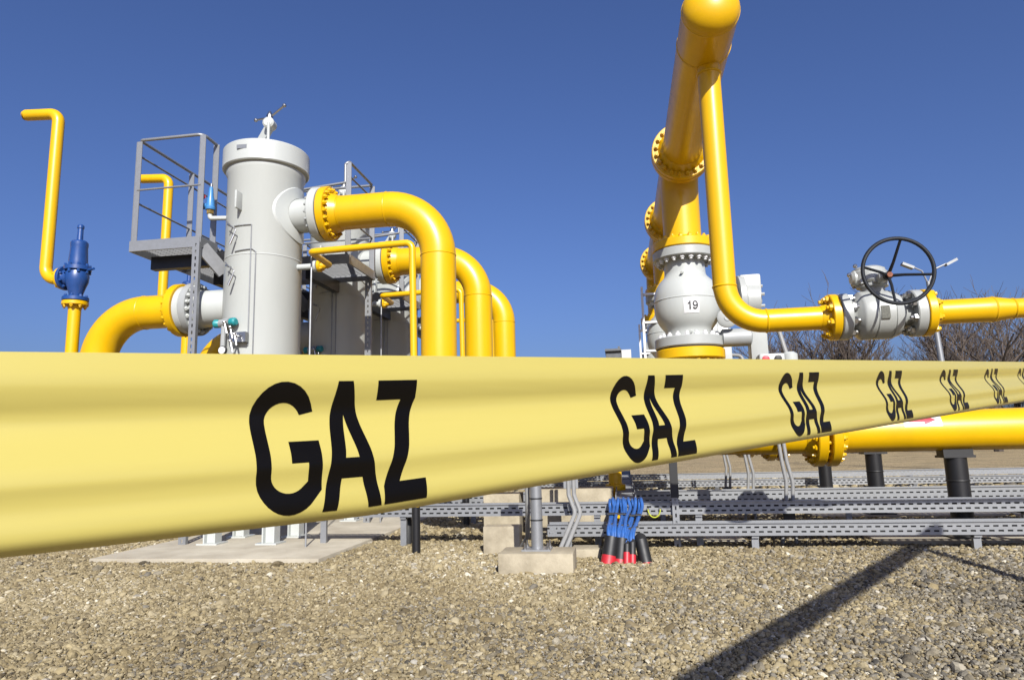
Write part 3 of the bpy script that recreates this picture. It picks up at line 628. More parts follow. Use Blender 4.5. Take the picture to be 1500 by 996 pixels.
nine = el(0.5,0.5,0.5,0.5,-20,90,8)+el(0.5,0.66,0.49,0.34,90,270,16)[:-1]+[(0.62,0.335),(0.74,0.42)]+el(0.5,0.42,0.25,0.27,-5,-78,8)+[(0.4,0.17),(0.3,0.19),(0.25,0.27),(0.04,0.24),(0.1,0.1),(0.25,0.02),(0.45,-0.01)]+el(0.5,0.5,0.5,0.5,-82,-20,6)[:-1]
hole = list(reversed(el(0.5,0.67,0.245,0.185,0,354,20)))
for u0, polys in ((-0.06, [one]), (0.015, [nine, hole])):
    V, Fc = flat_poly(polys); mb = MB(); mb.v = wrap_label([(u0+0.068*x_+0.012, 2.975+0.112*y_) for x_, y_ in V], RX, RY, ball_r, 0.008); mb.f = list(Fc); build(mb, 'digit', 'ink', t)
# flow arrow sticker on the nearest manifold pipe
t = thing('flow_sticker', 'white sticker with red arrow on the nearest manifold pipe', 'label', (3.66,RY-0.25,1.42))
def onpipe(u, w, off): a = w/PR; return Vector((u, RY-(PR+off)*math.cos(a), 1.34+(PR+off)*math.sin(a)))
mb = MB(); n_ = 8
for j in range(n_+1): mb.v += [onpipe(3.46, 0.05+0.17*j/n_, 0.003), onpipe(3.9, 0.05+0.17*j/n_, 0.003)]
mb.f = [(2*j, 2*j+1, 2*j+3, 2*j+2) for j in range(n_)]; build(mb, 'sheet', 'paper', t)
mb = MB()
def strip(u0a, u1a, u0b, u1b, w0, w1, n_=5):
    o_ = len(mb.v)
    for j in range(n_+1):
        q = j/n_; w = w0+(w1-w0)*q; mb.v += [onpipe(u0a+(u0b-u0a)*q, w, 0.006), onpipe(u1a+(u1b-u1a)*q, w, 0.006)]
    mb.f += [(o_+2*j, o_+2*j+1, o_+2*j+3, o_+2*j+2) for j in range(n_)]
strip(3.52, 3.7, 3.52, 3.7, 0.11, 0.16); strip(3.7, 3.702, 3.7, 3.84, 0.075, 0.135); strip(3.7, 3.84, 3.7, 3.702, 0.135, 0.195)
build(mb, 'arrow', 'ink_red', t)

def pipe_support():
    t = thing('pipe_support', 'thick black steel column carrying the nearest yellow manifold pipe', 'pipe support', (4.1,RY,0.04), 'black pipe supports under the manifold pipes')
    mb = MB(); mb.tube([(4.1,RY,0.05),(4.1,RY,1.0)], 0.125, 28); build(mb, 'column', 'black_steel', t)
    weld(t, (4.1,RY,0.72), (0,0,1), 0.126, 'black')
    mb = MB(); mb.box((3.9,RY-0.2,0.04),(4.3,RY+0.2,0.06)); build(mb, 'base_plate', 'black_steel', t)
    return t
ps_ = pipe_support()
copy_tree(ps_, None, (0,DYR,0), 'black steel column under the second manifold pipe'); copy_tree(ps_, None, (0,2*DYR,0), 'black steel column under the farthest manifold pipe')

def ladder(y, x0, x1, z0, z1, lb):
    t = thing('step_ladder', lb, 'ladder', (x0,y,0), 'white step ladders behind the ball valve')
    for x_ in (x0, x1):
        mb = MB(); mb.box((x_-0.02,y-0.03,1.3),(x_+0.02,y+0.03,z1)); build(mb, 'stile', 'paper', t)
    k = 0; z = z1-0.12
    while z > 1.4:
        mb = MB(); mb.box((x0+0.02,y-0.05,z-0.035),(x1-0.02,y+0.05,z+0.0)); build(mb, 'rung', 'paper', t); z -= 0.5
    return t
ladder(11.96, 0.48, 1.2, 0, 3.98, 'tall white step ladder just left of valve 19')
ladder(14.81, 0.5, 1.25, 0, 3.8, 'farther white step ladder seen low beside valve 19')

# ------------------------------------------------------------------ drop line with the handwheel valve
HY, HZ = 6.34, 2.335
t = thing('drop_line', 'slim yellow pipe dropping from the header and running right, gear valve in it', 'gas pipe', (1.0,HY,HZ))
rd = 0.105
mb = MB(); mb.tube([(1.0,HY,4.86),(1.0,HY,2.66)]+arc((1.33,HY,2.66),(-1,0,0),(0,0,-1),0.325,14)[1:]+[(1.86,HY,HZ)], rd, 32); build(mb, 'pipe', 'yellow', t)
weld(t, (1.0,HY,2.67), (0,0,1), rd); weld(t, (1.34,HY,HZ), (1,0,0), rd); weld(t, (1.0,HY,4.76), (0,0,1), rd+0.006)
flange(t, (1.9,HY,HZ), (1,0,0), 0.205, 0.07, 'yellow', 8, 0.165, 0.032, -1, hub=0.07, rh=rd)
flange(t, (2.665,HY,HZ), (1,0,0), 0.205, 0.07, 'yellow', 8, 0.165, 0.032, 1, hub=0.07, rh=rd)
mb = MB(); mb.tube([(2.67,HY,HZ),(3.14,HY,HZ),(3.2,HY,HZ),(3.36,HY,HZ),(9.5,HY,HZ)], [rd,rd,rd+0.004,rd*0.8,rd*0.8], 32); build(mb, 'pipe', 'yellow', t)
weld(t, (3.36,HY,HZ), (1,0,0), rd*0.8); weld(t, (3.2,HY,HZ), (1,0,0), rd+0.001)
mb = MB(); mb.tube([(9.42,HY,HZ),(9.42,HY,-0.1)], rd*0.8, 20); build(mb, 'down_leg', 'yellow', t)
t = thing('gear_valve', 'grey flanged gear valve with a big dark handwheel on the slim pipe', 'valve', (2.32,HY,HZ))
flange(t, (1.985,HY,HZ), (1,0,0), 0.205, 0.085, 'valve_grey', 8, 0.165, 0.036, 1, name='valve_flange', nutmat='steel')
flange(t, (2.58,HY,HZ), (1,0,0), 0.205, 0.085, 'valve_grey', 8, 0.165, 0.036, -1, name='valve_flange', nutmat='steel')
mb = MB(); mb.lathe((1.95,HY,HZ),(1,0,0),[(0.1,0),(0.11,0.1),(0.13,0.13),(0.2,0.16),(0.214,0.18),(0.214,0.26),(0.205,0.265),(0.205,0.272),(0.214,0.277),(0.214,0.40),(0.205,0.405),(0.205,0.412),(0.212,0.417),(0.19,0.48),(0.13,0.51),(0.11,0.54),(0.1,0.63)],48); build(mb, 'body', 'valve_grey', t)
mb = MB(); mb.obox((2.27,HY-0.214,HZ-0.01),(0.035,0,0),(0,0.004,0),(0,0,0.055)); build(mb, 'name_plate', 'nameplate', t)
mb = MB(); mb.lathe((2.26,HY,HZ+0.19),(0,0,1),[(0.1,0),(0.1,0.05),(0.13,0.06),(0.13,0.09),(0.08,0.1)],24); build(mb, 'bonnet', 'grey', t)
mb = MB(); mb.lathe((2.24,HY,HZ+0.28),(0,0,1),[(0.13,0),(0.15,0.02),(0.15,0.1),(0.135,0.115),(0.135,0.13),(0.1,0.15),(0.03,0.155)],32); mb.lathe((2.16,HY-0.02,HZ+0.335),(-1,0,0),[(0.07,0),(0.07,0.06),(0.05,0.08)],20)
for k in range(8):
    a = 2*pi*k/8; mb.lathe((2.24+0.14*math.cos(a),HY+0.14*math.sin(a),HZ+0.27),(0,0,1),[(0.016,0),(0.016,0.03)],6)
mb.lathe((2.29,HY-0.1,HZ+0.3),(0,-1,0),[(0.05,0),(0.045,0.12),(0.025,0.14)],18); build(mb, 'gear_housing', 'valve_grey', t)
mb = MB()
for q in ((2.03,HY-0.15,HZ+0.34),(2.12,HY-0.05,HZ+0.44),(2.35,HY-0.14,HZ+0.3)): mb.ball(q, 0.02, 8)
build(mb, 'cap_screw', 'steel', t)
mb = MB(); hub = Vector((2.29,6.05,HZ+0.285)); mb.tube([hub+Vector((0,0.2,0)),hub+Vector((0,-0.03,0))],0.017,10); build(mb, 'shaft', 'steel', t)
wc = Vector((2.30,5.86,HZ+0.28)); wr = 0.272
mb = MB(); mb.tube([wc+Vector((wr*math.cos(2*pi*k/48),0,wr*math.sin(2*pi*k/48))) for k in range(49)],0.0165,10,cap=False)
wh = build(mb, 'handwheel', 'wheel', t)
for k in range(4):
    a = R(80+90*k); e_ = wc+Vector((wr*math.cos(a),0,wr*math.sin(a)))
    mb = MB(); q = hub+(e_-hub)*0.35+Vector((0,-0.02,0)); mb.tube([hub,q,e_],[0.015,0.012,0.011],8); build(mb, 'spoke', 'wheel', wh, root=t)
mb = MB(); mb.lathe(hub+Vector((0,0.03,0)),(0,-1,0),[(0.03,0),(0.035,0.01),(0.035,0.05),(0.02,0.055)],14); build(mb, 'hub', 'wheel', wh, root=t)
mb = MB(); mb.lathe(hub+Vector((0,-0.026,0)),(0,-1,0),[(0.024,0),(0.024,0.022)],6); build(mb, 'hub_nut', 'rust', wh, root=t)

# ------------------------------------------------------------------ unseen pipe added out of the picture, shaped for the shadow across the gravel
sh = Vector((TO_SUN.x/TO_SUN.z, TO_SUN.y/TO_SUN.z, 0)); zc = 3.0
A = Vector((0.2,3.78,0))+sh*zc; B = Vector((3.34,8.85,0))+sh*zc; d_ = (B-A).normalized(); cr = 0.088
t = thing('shadow_caster_pipe', 'unseen overhead yellow pipe added behind the viewer to cast the diagonal shadow', 'gas pipe', (A.x+3.6,A.y,0))
mb = MB(); mb.tube(bend_path([(A.x+3.6,A.y,-0.1),(A.x+3.6,A.y,zc),(A.x,A.y,zc),(B.x,B.y,zc)],[0.3,0.12],10), cr, 32); build(mb, 'pipe', 'yellow', t)
mb = MB(); mb.lathe((B.x,B.y,zc),d_,[(cr,0),(cr*0.9,0.06),(cr*0.6,0.11),(0.01,0.14)],32); build(mb, 'end_cap', 'yellow', t)
p_ = B-d_*0.1; mb = MB(); mb.tube([(p_.x,p_.y,zc-0.05),(3.52,4.6,-0.05)], 0.055, 20); build(mb, 'shadow_brace', 'yellow', t)  # added brace, slanted so that it casts the thin second shadow

# ------------------------------------------------------------------ cable trays
def tray(lb, y, z0, x0, x1, stands, h=0.14, w=0.26):
    t = thing('cable_tray', lb, 'cable tray', ((x0+x1)/2,y,0), 'galvanized cable trays')
    for yy, nm in ((y, 'side_rail'), (y+w, 'side_rail')):
        mb = MB(); slotted(mb, (x0,yy,z0), x1-x0, (1,0,0), h, (0,0,1), (0,1,0), 0.004, 0.095, 0.055, 2, 0.02)
        s_ = -1 if yy == y else 1
        mb.box((x0,yy-0.018 if s_ < 0 else yy+0.004,z0+h),(x1,yy if s_ < 0 else yy+0.022,z0+h+0.005)); mb.box((x0,yy if s_ < 0 else yy-0.0,z0+h),(x1,yy+0.004,z0+h+0.005))
        build(mb, nm, 'galv', t)
    mb = MB(); mb.box((x0,y+0.005,z0+0.004),(x1,y+w-0.001,z0+0.009)); build(mb, 'floor_plate', 'galv_dull', t)
    for x_ in stands:
        mb = MB(); mb.box((x_-0.04,y+0.05,-0.02),(x_+0.04,y+0.056,z0)); mb.box((x_-0.04,y+0.056,-0.02),(x_-0.034,y+0.1,z0)); mb.box((x_+0.034,y+0.056,-0.02),(x_+0.04,y+0.1,z0))
        mb.box((x_-0.04,y+0.02,z0-0.03),(x_+0.04,y+w,z0-0.004)); build(mb, 'stand', 'galv', t)
    return t
tray('nearest slotted cable tray, lowest in the picture, right of the blue cables', 8.6, 0.17, -0.95, 9.0, (-0.7, 1.5, 3.9, 6.4))
tray('long slotted cable tray just behind the nearest one, reaching left under the tape', 8.9, 0.39, -4.45, 9.0, (-4.02, -2.9, -0.35, 0.9, 4.6, 7.2))
tray('third slotted cable tray from the front, behind the black pipe support', 11.4, 0.30, -3.2, 12.0, (-2.5, 0.6, 3.4, 7.4), h=0.2)
tray('fourth slotted cable tray from the front', 15.6, 0.30, -3.0, 13.0, (-2, 2, 6, 10), h=0.13)
tray('farthest slotted cable tray on the gravel', 18.4, 0.32, -2.0, 9.8, (-1, 3, 7), h=0.13)
def tray_cables(lb, y, z0, x0, x1, n, lv):
    t = thing('tray_cables', lb, 'cable', ((x0+x1)/2,y+0.1,z0), 'black cables lying in the trays')
    rr = random.Random(int(y*10))
    for k in range(n):
        r_ = 0.02; yy = y+0.032+0.045*(k//lv); zz = z0+0.032+0.039*(k%lv)
        P = [Vector((x0+0.1+(x1-x0-0.2)*i/36, yy+rr.uniform(-0.004,0.004), zz+rr.uniform(-0.003,0.003))) for i in range(37)]
        mb = MB(); mb.tube(P, r_, 7); build(mb, 'cable', 'black', t)
tray_cables('black cables lying in the nearest cable tray', 8.6, 0.17, -0.95, 9.0, 6, 2)
tray_cables('black cables lying in the long second cable tray', 8.9, 0.39, -4.45, 9.0, 9, 3)
tray_cables('black cables lying in the third cable tray', 11.4, 0.30, -3.2, 12.0, 8, 4)
tray_cables('black cables lying in the fourth cable tray', 15.6, 0.30, -3.0, 13.0, 6, 2)
# tray bridging the others, running away from the camera
t = thing('cross_tray', 'dull grey cross tray running back over the cable trays above the blue cables', 'cable tray', (0.04,12,0))
mb = MB()
for k in range(7):
    y = 8.95+k*1.05; mb.box((-0.1,y,0.56+0.012*k),(0.14,y+0.98,0.575+0.012*k)); mb.box((-0.11,y,0.56+0.012*k),(-0.1,y+0.98,0.63+0.012*k)); mb.box((0.14,y,0.56+0.012*k),(0.15,y+0.98,0.63+0.012*k))
build(mb, 'deck', 'galv_dull', t)
for y in (9.1, 11.0, 13.1, 15.8):
    mb = MB(); mb.box((-0.06,y,-0.02),(-0.02,y+0.04,0.56)); mb.box((0.07,y,-0.02),(0.11,y+0.04,0.56)); build(mb, 'stand', 'galv_dull', t)

# ------------------------------------------------------------------ blue cable bundles into black ducts
def duct(x, y, lean, r_, h, lb, red):
    t = thing('cable_duct', lb, 'cable duct', (x,y,0), 'black cable ducts in the gravel')
    top = Vector((x+lean[0], y+lean[1], h)); bs = Vector((x,y,-0.05)); d = top-bs
    mb = MB(); mb.tube([bs, bs+d*0.97, top, top-d*0.06], [r_*1.05, r_, r_*0.98, r_*0.82], 20, cap=True); build(mb, 'sleeve', 'black', t)
    mb = MB(); mb.tube([bs+d*0.1, bs+d*(0.1+red)], [r_*1.1, r_*1.07], 20); build(mb, 'red_collar', 'red', t)
    return top
tops = [duct(-0.215,7.72,(0.06,0.08),0.075,0.27,'leftmost wide black cable duct with red collar',0.3),
        duct(-0.085,7.74,(0.04,0.08),0.07,0.25,'black cable duct with red collar, second from the left',0.18),
        duct(-0.01,7.66,(0.015,0.1),0.036,0.2,'slim black cable duct with tall red collar, middle of the group',0.55),
        duct(0.05,7.66,(0.015,0.1),0.036,0.22,'slim black cable duct with lower red collar',0.42),
        duct(0.205,7.74,(-0.05,0.09),0.068,0.24,'rightmost black cable duct, empty, with thin red rim',0.06)]
cr_ = random.Random(3)
for i, (lb, j, tx, nr) in enumerate((('leftmost blue cable bundle dropping from the tray into a black duct',0,-0.13,4),('blue cable bundle second from the left',1,0.0,4),('slim blue cable bundle third from the left',2,0.115,2),('rightmost slim blue cable bundle',3,0.19,2))):
    t = thing('cable_bundle', lb, 'cable', tuple(tops[j]), 'blue cable bundles')
    for k in range(nr):
        s = (k-(nr-1)/2)*0.027; dj = 0.03*(k % 2); b0 = tops[j]+Vector((s*0.7,0.02*(k%2),-0.06)); e0 = Vector((tx+s*1.15+cr_.uniform(-0.008,0.008), 8.83-0.02*k, 0.545+0.02*(k%2)))
        sag = cr_.uniform(-0.02,0.03)
        pts = [b0, b0+Vector((s*0.2,0.06,0.13)), b0.lerp(e0,0.5)+Vector((cr_.uniform(-0.015,0.015)-s*0.35,-0.1-dj,0.02+sag)), e0+Vector((cr_.uniform(-0.02,0.02),-0.13-dj*0.5,-0.07)), e0+Vector((0,-0.04,0.012)), e0+Vector((0,0.2,0.02))]
        P = []
        for a in range(len(pts)-1):        # smooth with Catmull-Rom
            p0, p1, p2, p3 = pts[max(a-1,0)], pts[a], pts[a+1], pts[min(a+2,len(pts)-1)]
            for q in (0, 0.25, 0.5, 0.75): P.append(0.5*((2*p1)+(p2-p0)*q+(2*p0-5*p1+4*p2-p3)*q*q+(3*p1-p0-3*p2+p3)*q**3))
        mb = MB(); mb.tube(P+[pts[-1]], 0.02, 8); cb = build(mb, 'cable', 'cable_blue', t)
    for q_ in (0.35, 0.7):
        mid = tops[j].lerp(Vector((tx,8.8,0.5)),q_)+Vector((0,-0.12,0.03)); mb = MB(); mb.obox(mid, (0.017*nr,0,0), (0,0.045,0), (0,0.004,0.006)); build(mb, 'cable_tie', 'black', t)
t = thing('earth_wire', 'green and yellow earth wire loop on the second cable tray', 'wire', (0.36,8.86,0.5))
mb = MB(); mb.tube([Vector((0.36+0.075*math.cos(a),8.865,0.46-0.1*math.sin(a))) for a in np.linspace(0,pi,14)],0.008,6); build(mb, 'loop', 'green_yellow', t)
mb = MB(); mb.lathe((0.285,8.9,0.46),(0,-1,0),[(0.02,0),(0.02,0.03)],8); mb.lathe((0.435,8.9,0.46),(0,-1,0),[(0.02,0),(0.02,0.03)],8); build(mb, 'terminal', 'steel', t)

# ------------------------------------------------------------------ pole on block, concrete blocks, bollards, strut, conduits
def cblock(lb, lo, hi, name='concrete_block'):
    mb = MB(); mb.box(lo, hi, 0.012); return tag(build(mb, name, 'conc', loc=((lo[0]+hi[0])/2,(lo[1]+hi[1])/2,0)), lb, 'concrete block')
cblock('low concrete block under the galvanized pole', (-1.29,7.04,-0.06), (-0.53,7.52,0.205))
cblock('square concrete block left of the galvanized pole', (-1.70,8.32,-0.06), (-1.26,8.58,0.325))
cblock('long cream concrete beam behind the cable trays', (-1.35,9.75,-0.05), (-0.15,10.25,0.665))
cblock('short cream concrete beam beside the long one', (-2.0,9.85,-0.05), (-1.48,10.3,0.60))
cblock('low concrete footing behind the galvanized pole', (-0.62,8.05,-0.06), (-0.3,8.4,0.1))
t = thing('galvanized_pole', 'galvanized pole bolted on the low concrete block', 'pole', (-0.92,7.32,0.2))
mb = MB(); mb.tube([(-0.92,7.32,0.215),(-0.92,7.32,1.72)],0.062,24); build(mb, 'tube', 'galv', t)
mb = MB(); mb.box((-1.07,7.19,0.203),(-0.77,7.45,0.222)); build(mb, 'base_plate', 'galv', t)
for dx, dy in ((-0.12,-0.1),(0.12,-0.1),(-0.12,0.1),(0.12,0.1)):
    mb = MB(); mb.lathe((-0.92+dx,7.32+dy,0.22),(0,0,1),[(0.02,0),(0.02,0.025),(0.011,0.03),(0.011,0.07)],8); build(mb, 'anchor_bolt', 'steel', t)
mb = MB(); mb.box((-1.06,7.22,1.28),(-0.78,7.26,1.6),0.01); build(mb, 'junction_box', 'grey', t)
mb = MB()
for z_ in (0.72, 0.5): mb.lathe((-0.92,7.32,z_),(0,0,1),[(0.064,0),(0.067,0.002),(0.067,0.012),(0.064,0.014)],24)
build(mb, 'strap', 'black', t)
t = thing('conduit', 'grey flexible conduit curving down beside the galvanized pole', 'conduit', (-1.1,7.6,0))
mb = MB(); mb.tube(bend_path([(-1.02,7.42,1.3),(-1.03,7.46,0.62),(-1.08,7.75,0.28),(-1.3,8.15,-0.03)],[0.25,0.2],7),0.026,10); build(mb, 'sheath', 'cond', t)
t = thing('conduit', 'pair of grey conduits dropping in front of the cream beam', 'conduit', (-0.62,8.4,0))
for dx in (0, 0.065):
    mb = MB(); mb.tube(bend_path([(-0.68+dx,8.72,1.35),(-0.68+dx,8.68,0.66),(-0.6+dx,8.62,0.45),(-0.72+dx,8.4,0.18),(-0.82+dx,8.3,-0.03)],[0.1,0.12,0.1],6),0.027,10); build(mb, 'sheath', 'cond', t)
mb = MB(); mb.box((-0.74,8.69,0.74),(-0.56,8.74,1.02)); build(mb, 'clamp_plate', 'galv', t)
def conduit_pair(y, lb):
    t = thing('conduit', lb, 'conduit', (2.0,y,0), 'conduit pairs below the manifold pipes')
    for dx in (-0.028, 0.03):
        mb = MB(); mb.tube(bend_path([(1.96+dx,y-0.28,1.5),(2.0+dx,y-0.29,1.0),(2.04+dx*1.3,y-0.3,0.75),(2.0+dx*1.5,y-0.3,0.3),(1.97+dx*3,y-0.33,-0.02)],[0.3,0.3,0.2],5),0.024,10); build(mb, 'sheath', 'cond', t)
    mb = MB(); mb.box((1.93,y-0.335,0.3),(2.07,y-0.29,0.38)); build(mb, 'gland', 'black', t)
conduit_pair(9.4, 'nearest pair of pale grey conduits hanging below the yellow pipe')
conduit_pair(12.0, 'second pair of pale grey conduits below the yellow pipe'); conduit_pair(14.4, 'farthest pair of pale grey conduits below the yellow pipe')
t = thing('duct_stub', 'dark conical duct stub left of the black drain foot', 'cable duct', (-2.9,9.1,0))
mb = MB(); mb.lathe((-2.9,9.15,-0.05),(0,0,1),[(0.085,0),(0.08,0.25),(0.045,0.4),(0.03,0.5)],16); build(mb, 'sleeve', 'black', t)
t = thing('strut_post', 'leaning slotted strut with black upper half, right of the blue cables', 'strut', (0.62,8.98,0))
mb = MB(); slotted(mb,(0.58,8.84,-0.02),0.62,(0,0,1),0.08,(1,0,0),(0,1,0),0.006,0.09,0.045,1,0.02); mb.box((0.58,8.846,-0.02),(0.586,8.89,0.6)); mb.box((0.654,8.846,-0.02),(0.66,8.89,0.6)); build(mb, 'strut', 'galv', t)
mb = MB(); mb.box((0.572,8.83,0.6),(0.668,8.895,1.25)); build(mb, 'sleeve', 'black', t)
t = thing('riser_foot', 'short yellow drain stub behind the cross tray', 'gas pipe', (-0.2,9.9,0))
mb = MB(); mb.lathe((-0.12,10.6,-0.05),(0,0,1),[(0.1,0),(0.1,0.62),(0.15,0.63),(0.15,0.72),(0.1,0.73),(0.1,0.95)],20); build(mb, 'stub', 'yellow', t)

# ------------------------------------------------------------------ barrier tape
V_, K_, M_, Z0 = 1.069, 2.579, 1.776, 0.17
EYEV = Vector((0,0,EYE))
def tape_top(s): return EYEV + Z0*(F0*s + CR*(s*V_-K_) - CU*((0.5332-0.498)*s-0.0258))
T_DIR = (tape_top(5)-tape_top(2)).normalized(); PERIOD = (tape_top(2)-tape_top(1)).length
T_N = Vector((0,0,1)).cross(T_DIR); T_N.z = 0; T_N.normalize(); T_N = -T_N if T_N.dot(EYEV-tape_top(3)) < 0 else T_N
TW = 0.0775
pv = [0,0.06,0.12,0.18,0.25,0.32,0.38,0.45,0.53,0.6,0.67,0.74,0.80,0.87,0.93,0.97,1.0]
pd = [0,1.3,2.6,3.1,1.9,0.1,0.0,2.2,6.0,9.2,10.6,9.5,9.4,10.8,11.0,9.2,5.6]
kk = np.linspace(0,1,201); dd = np.interp(kk, pv, pd); ker = np.hanning(19); ker /= ker.sum()
dd = np.convolve(np.pad(dd, 9, mode='reflect', reflect_type='odd'), ker, 'valid')*0.001
def tape(s, v_, off=0.0):
    d = float(np.interp(v_, kk, dd)); d2 = float(np.interp(min(1, v_+0.01), kk, dd))-float(np.interp(max(0, v_-0.01), kk, dd))
    wob = 1+0.10*math.sin(s*0.9+1)+0.05*math.sin(s*2.3)
    p = tape_top(s) + T_N*(d*wob) + Vector((0,0,-1))*(v_*TW*(1-0.16*max(0,2.0-s)))
    if off:
        dn = Vector((0,0,-0.02*TW))+T_N*d2*wob; p = p + T_DIR.cross(dn).normalized()*(off if T_DIR.cross(dn).dot(T_N) > 0 else -off)
    return p
S0, S1 = 0.92, 9.6
t = thing('barrier_tape', 'glossy pale yellow barrier tape printed GAZ, stretched across the foreground', 'barrier tape', tuple(tape_top(S0)))
ss = np.concatenate([np.linspace(S0, 4, 120), np.linspace(4, S1, 70)[1:]]); nv = 64; mb = MB()
for s in ss: mb.v += [tape(s, j/nv) for j in range(nv+1)]
mb.f = [(i*(nv+1)+j, (i+1)*(nv+1)+j, (i+1)*(nv+1)+j+1, i*(nv+1)+j+1) for i in range(len(ss)-1) for j in range(nv)]
build(mb, 'film', 'tape_film', t, sharp=180)
def ell(cx, cy, rx, ry, a0, a1, n=14): return [(cx+rx*math.cos(R(a0+(a1-a0)*k/n)), cy+ry*math.sin(R(a0+(a1-a0)*k/n))) for k in range(n+1)]
G_ = ell(0.5,0.69,0.5,0.31,14,180)+ell(0.5,0.29,0.5,0.29,180,318)+[(1.0,0.165),(1.0,0.535),(0.52,0.535),(0.52,0.375),(0.78,0.375),(0.78,0.235)]+ell(0.5,0.30,0.285,0.145,318,180)+ell(0.5,0.68,0.285,0.16,180,22)
A_ = [(0,0),(0.235,0),(0.325,0.235),(0.675,0.235),(0.765,0),(1,0),(0.63,1),(0.37,1)]; A_hole = [(0.385,0.39),(0.5,0.73),(0.615,0.39)]
Z_ = [(0,0),(1,0),(1,0.165),(0.37,0.165),(0.98,0.85),(0.98,1),(0.04,1),(0.04,0.84),(0.62,0.84),(0,0.14)]
def letter(polys, u0, u1, s_base, nm):
    pts = [Vector((x, y, 0)) for pl in polys for x, y in pl]
    tri = tessellate_polygon([[Vector((x, y, 0)) for x, y in pl] for pl in polys])
    bm = bmesh.new(); vs = [bm.verts.new(p) for p in pts]
    for f in tri:
        try: bm.faces.new([vs[i] for i in f])
        except ValueError: pass
    for k in range(1, 40): bmesh.ops.bisect_plane(bm, geom=bm.verts[:]+bm.edges[:]+bm.faces[:], plane_co=(0,k/40,0), plane_no=(0,1,0))
    for k in range(1, 8): bmesh.ops.bisect_plane(bm, geom=bm.verts[:]+bm.edges[:]+bm.faces[:], plane_co=(k/8,0,0), plane_no=(1,0,0))
    bm.verts.index_update(); mb = MB()
    mb.v = [tape(s_base+u0+(u1-u0)*w.co.x, 0.168+0.772*(1-w.co.y), 0.00022) for w in bm.verts]; mb.f = [tuple(w.index for w in f.verts) for f in bm.faces]; bm.free()
    build(mb, nm, 'text_black', t, sharp=180)
for n_ in range(0, 8):
    sb = M_+n_
    letter([G_], 0.0, 0.122, sb, 'letter'); letter([A_, A_hole], 0.122, 0.246, sb, 'letter'); letter([Z_], 0.252, 0.352, sb, 'letter')
for s, lb in ((S0, 'thin steel stake holding the left end of the tape'), (S1, 'thin steel stake holding the right end of the tape')):
    p = tape_top(s)-T_N*0.004; st = thing('tape_stake', lb, 'stake', (p.x,p.y,0), 'stakes holding the tape')
    mb = MB(); mb.tube([(p.x,p.y,-0.1),(p.x,p.y,p.z+0.1)],0.012,12); build(mb, 'rod', 'galv', st)
    mb = MB(); mb.lathe((p.x,p.y,p.z-0.07),(0,0,1),[(0.0135,-0.01),(0.016,0),(0.016,0.06),(0.0135,0.07)],12); build(mb, 'tie', 'tape_film', st)

# ------------------------------------------------------------------ street lamp, far tower
LX, LY = 12.3, 28.2
t = thing('street_lamp', 'distant grey street lamp with two heads behind the handwheel', 'street lamp', (LX,LY,0))
mb = MB(); mb.tube([(LX,LY,-0.2),(LX-0.02,LY,3.0),(LX-0.2,LY,7.2)], [0.15,0.12,0.075], 16); build(mb, 'pole', 'galv', t)
for dx, dz in ((-0.5,0.62),(0.72,0.66)):
    mb = MB(); top = Vector((LX-0.2,LY,7.2)); e_ = top+Vector((dx,0,dz)); mb.tube([top-Vector((0,0,0.1)), top+Vector((dx*0.35,0,dz*0.7)), e_],0.035,8); build(mb, 'arm', 'galv', t)
    s_ = 1 if dx > 0 else -1; mb = MB(); mb.obox(e_+Vector((0.18*s_,0,0.05)), (0.2*s_,0,0.1), (0,0.12,0), (-0.02*s_,0,0.045)); build(mb, 'lamp_head', 'grey', t)
t = thing('far_tower', 'distant plant tower, shaded side coloured dark, lit end white, just above the tape', 'building', (0.2,80,0))
mb = MB(); mb.box((-1.3,80,0),(0.5,86,11.9)); build(mb, 'wall', 'broof_shade', t)  # shade on this side of the tower is put into the dark colour
mb = MB(); mb.box((0.5,79.8,0),(1.6,86,12.0)); build(mb, 'end_wall', 'bwall', t)
mb = MB(); mb.box((-1.4,79.6,11.9),(0.5,86.2,12.15)); mb.box((0.1,81,12.15),(0.35,81.3,12.6)); build(mb, 'roof', 'broof_shade', t)

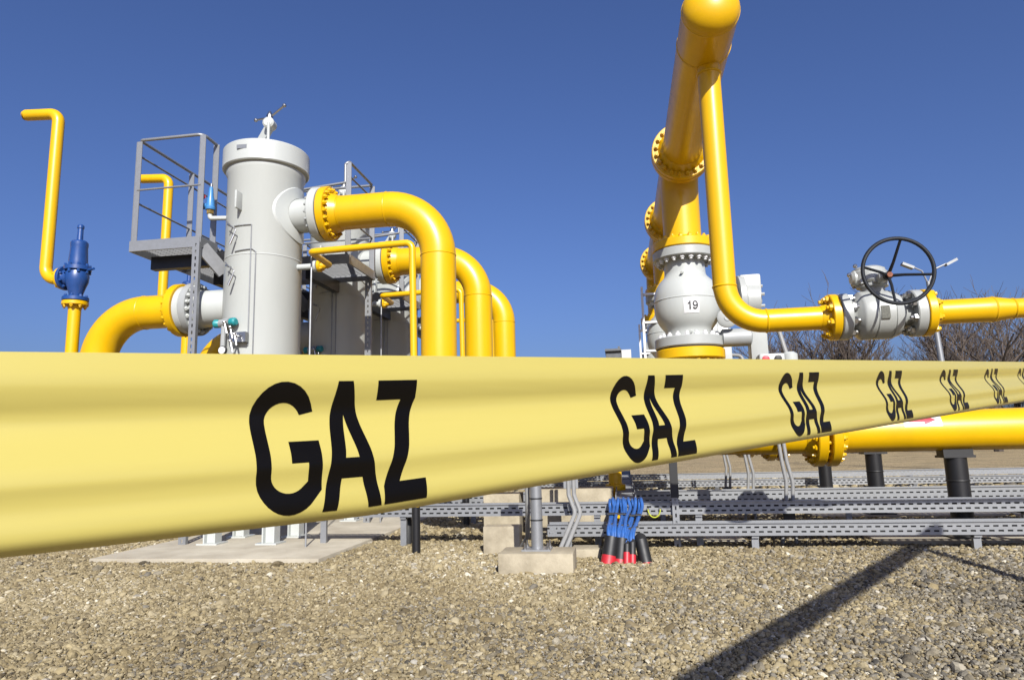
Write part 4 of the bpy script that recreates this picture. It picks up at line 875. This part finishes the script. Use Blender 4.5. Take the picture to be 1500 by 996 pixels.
# ------------------------------------------------------------------ bare trees of the tree line
def tree_proto(seed):
    rr = random.Random(seed); trunk = MB(); crown = MB()
    def grow(p, d, ln, r_, dep):
        n = 3; pts = [p]; rs = [r_]; q = p; dd_ = d
        for k in range(n):
            dd_ = (dd_+Vector((rr.uniform(-1,1),rr.uniform(-1,1),rr.uniform(-0.3,0.7)))*(0.10 if dep == 0 else 0.2)).normalized()
            q = q+dd_*ln/n; pts.append(q); rs.append(r_*(1-0.5*(k+1)/n))
        (trunk if dep <= 1 else crown).tube(pts, rs, 7 if dep == 0 else (5 if dep == 1 else 3), cap=False)
        if dep >= 4: return
        m_ = (7, 5, 4, 3)[dep]
        for k in range(m_):
            f = rr.uniform(0.35 if dep == 0 else 0.2, 1.0); i = min(n-1, int(f*n)); a = pts[i].lerp(pts[i+1], f*n-i)
            ax = Vector((rr.uniform(-1,1),rr.uniform(-1,1),rr.uniform(-0.2,0.2))).normalized()
            nd_ = (dd_*rr.uniform(0.6,1.0)+ax*rr.uniform(0.45,0.85)+Vector((0,0,0.28))).normalized()
            grow(a, nd_, ln*rr.uniform(0.45,0.72), max(0.02, rs[i]*rr.uniform(0.4,0.62)), dep+1)
    grow(Vector((0,0,-0.3)), Vector((rr.uniform(-0.06,0.06),0,1)).normalized(), rr.uniform(6.0,7.5), rr.uniform(0.24,0.36), 0)
    t = thing('bare_tree', 'bare leafless brown tree in the far tree line', 'tree', (0,0,0), 'bare trees in the far tree line')
    build(trunk, 'trunk', 'bark', t); build(crown, 'crown', 'twig', t); return t
protos = [tree_proto(31+k) for k in range(6)]; used = [False]*6
spots = []
tr_ = random.Random(5)
for row, (yy, n_, x0, x1) in enumerate(((60, 15, 13.5, 50), (72, 18, 14.5, 60), (88, 19, 14, 76))):
    for k in range(n_):
        spots.append((x0+(x1-x0)*(k+tr_.uniform(0.1,0.9))/n_, yy+tr_.uniform(-5,5), tr_.uniform(0.66,1.08)))
spots += [(2.1, 92, 0.85), (3.0, 98, 0.95), (-2.5, 110, 0.7), (3.6, 90, 0.9)]
for i, (x_, y_, s_) in enumerate(spots):
    k = i % 6
    if used[k]: o = copy_tree(protos[k])
    else: o = protos[k]; used[k] = True
    o.location = (x_, y_, 0); o.rotation_euler = (0, 0, tr_.uniform(0, 6.28)); o.scale = (s_*1.2, s_*1.2, s_*(1.14+0.0022*(x_-20)))
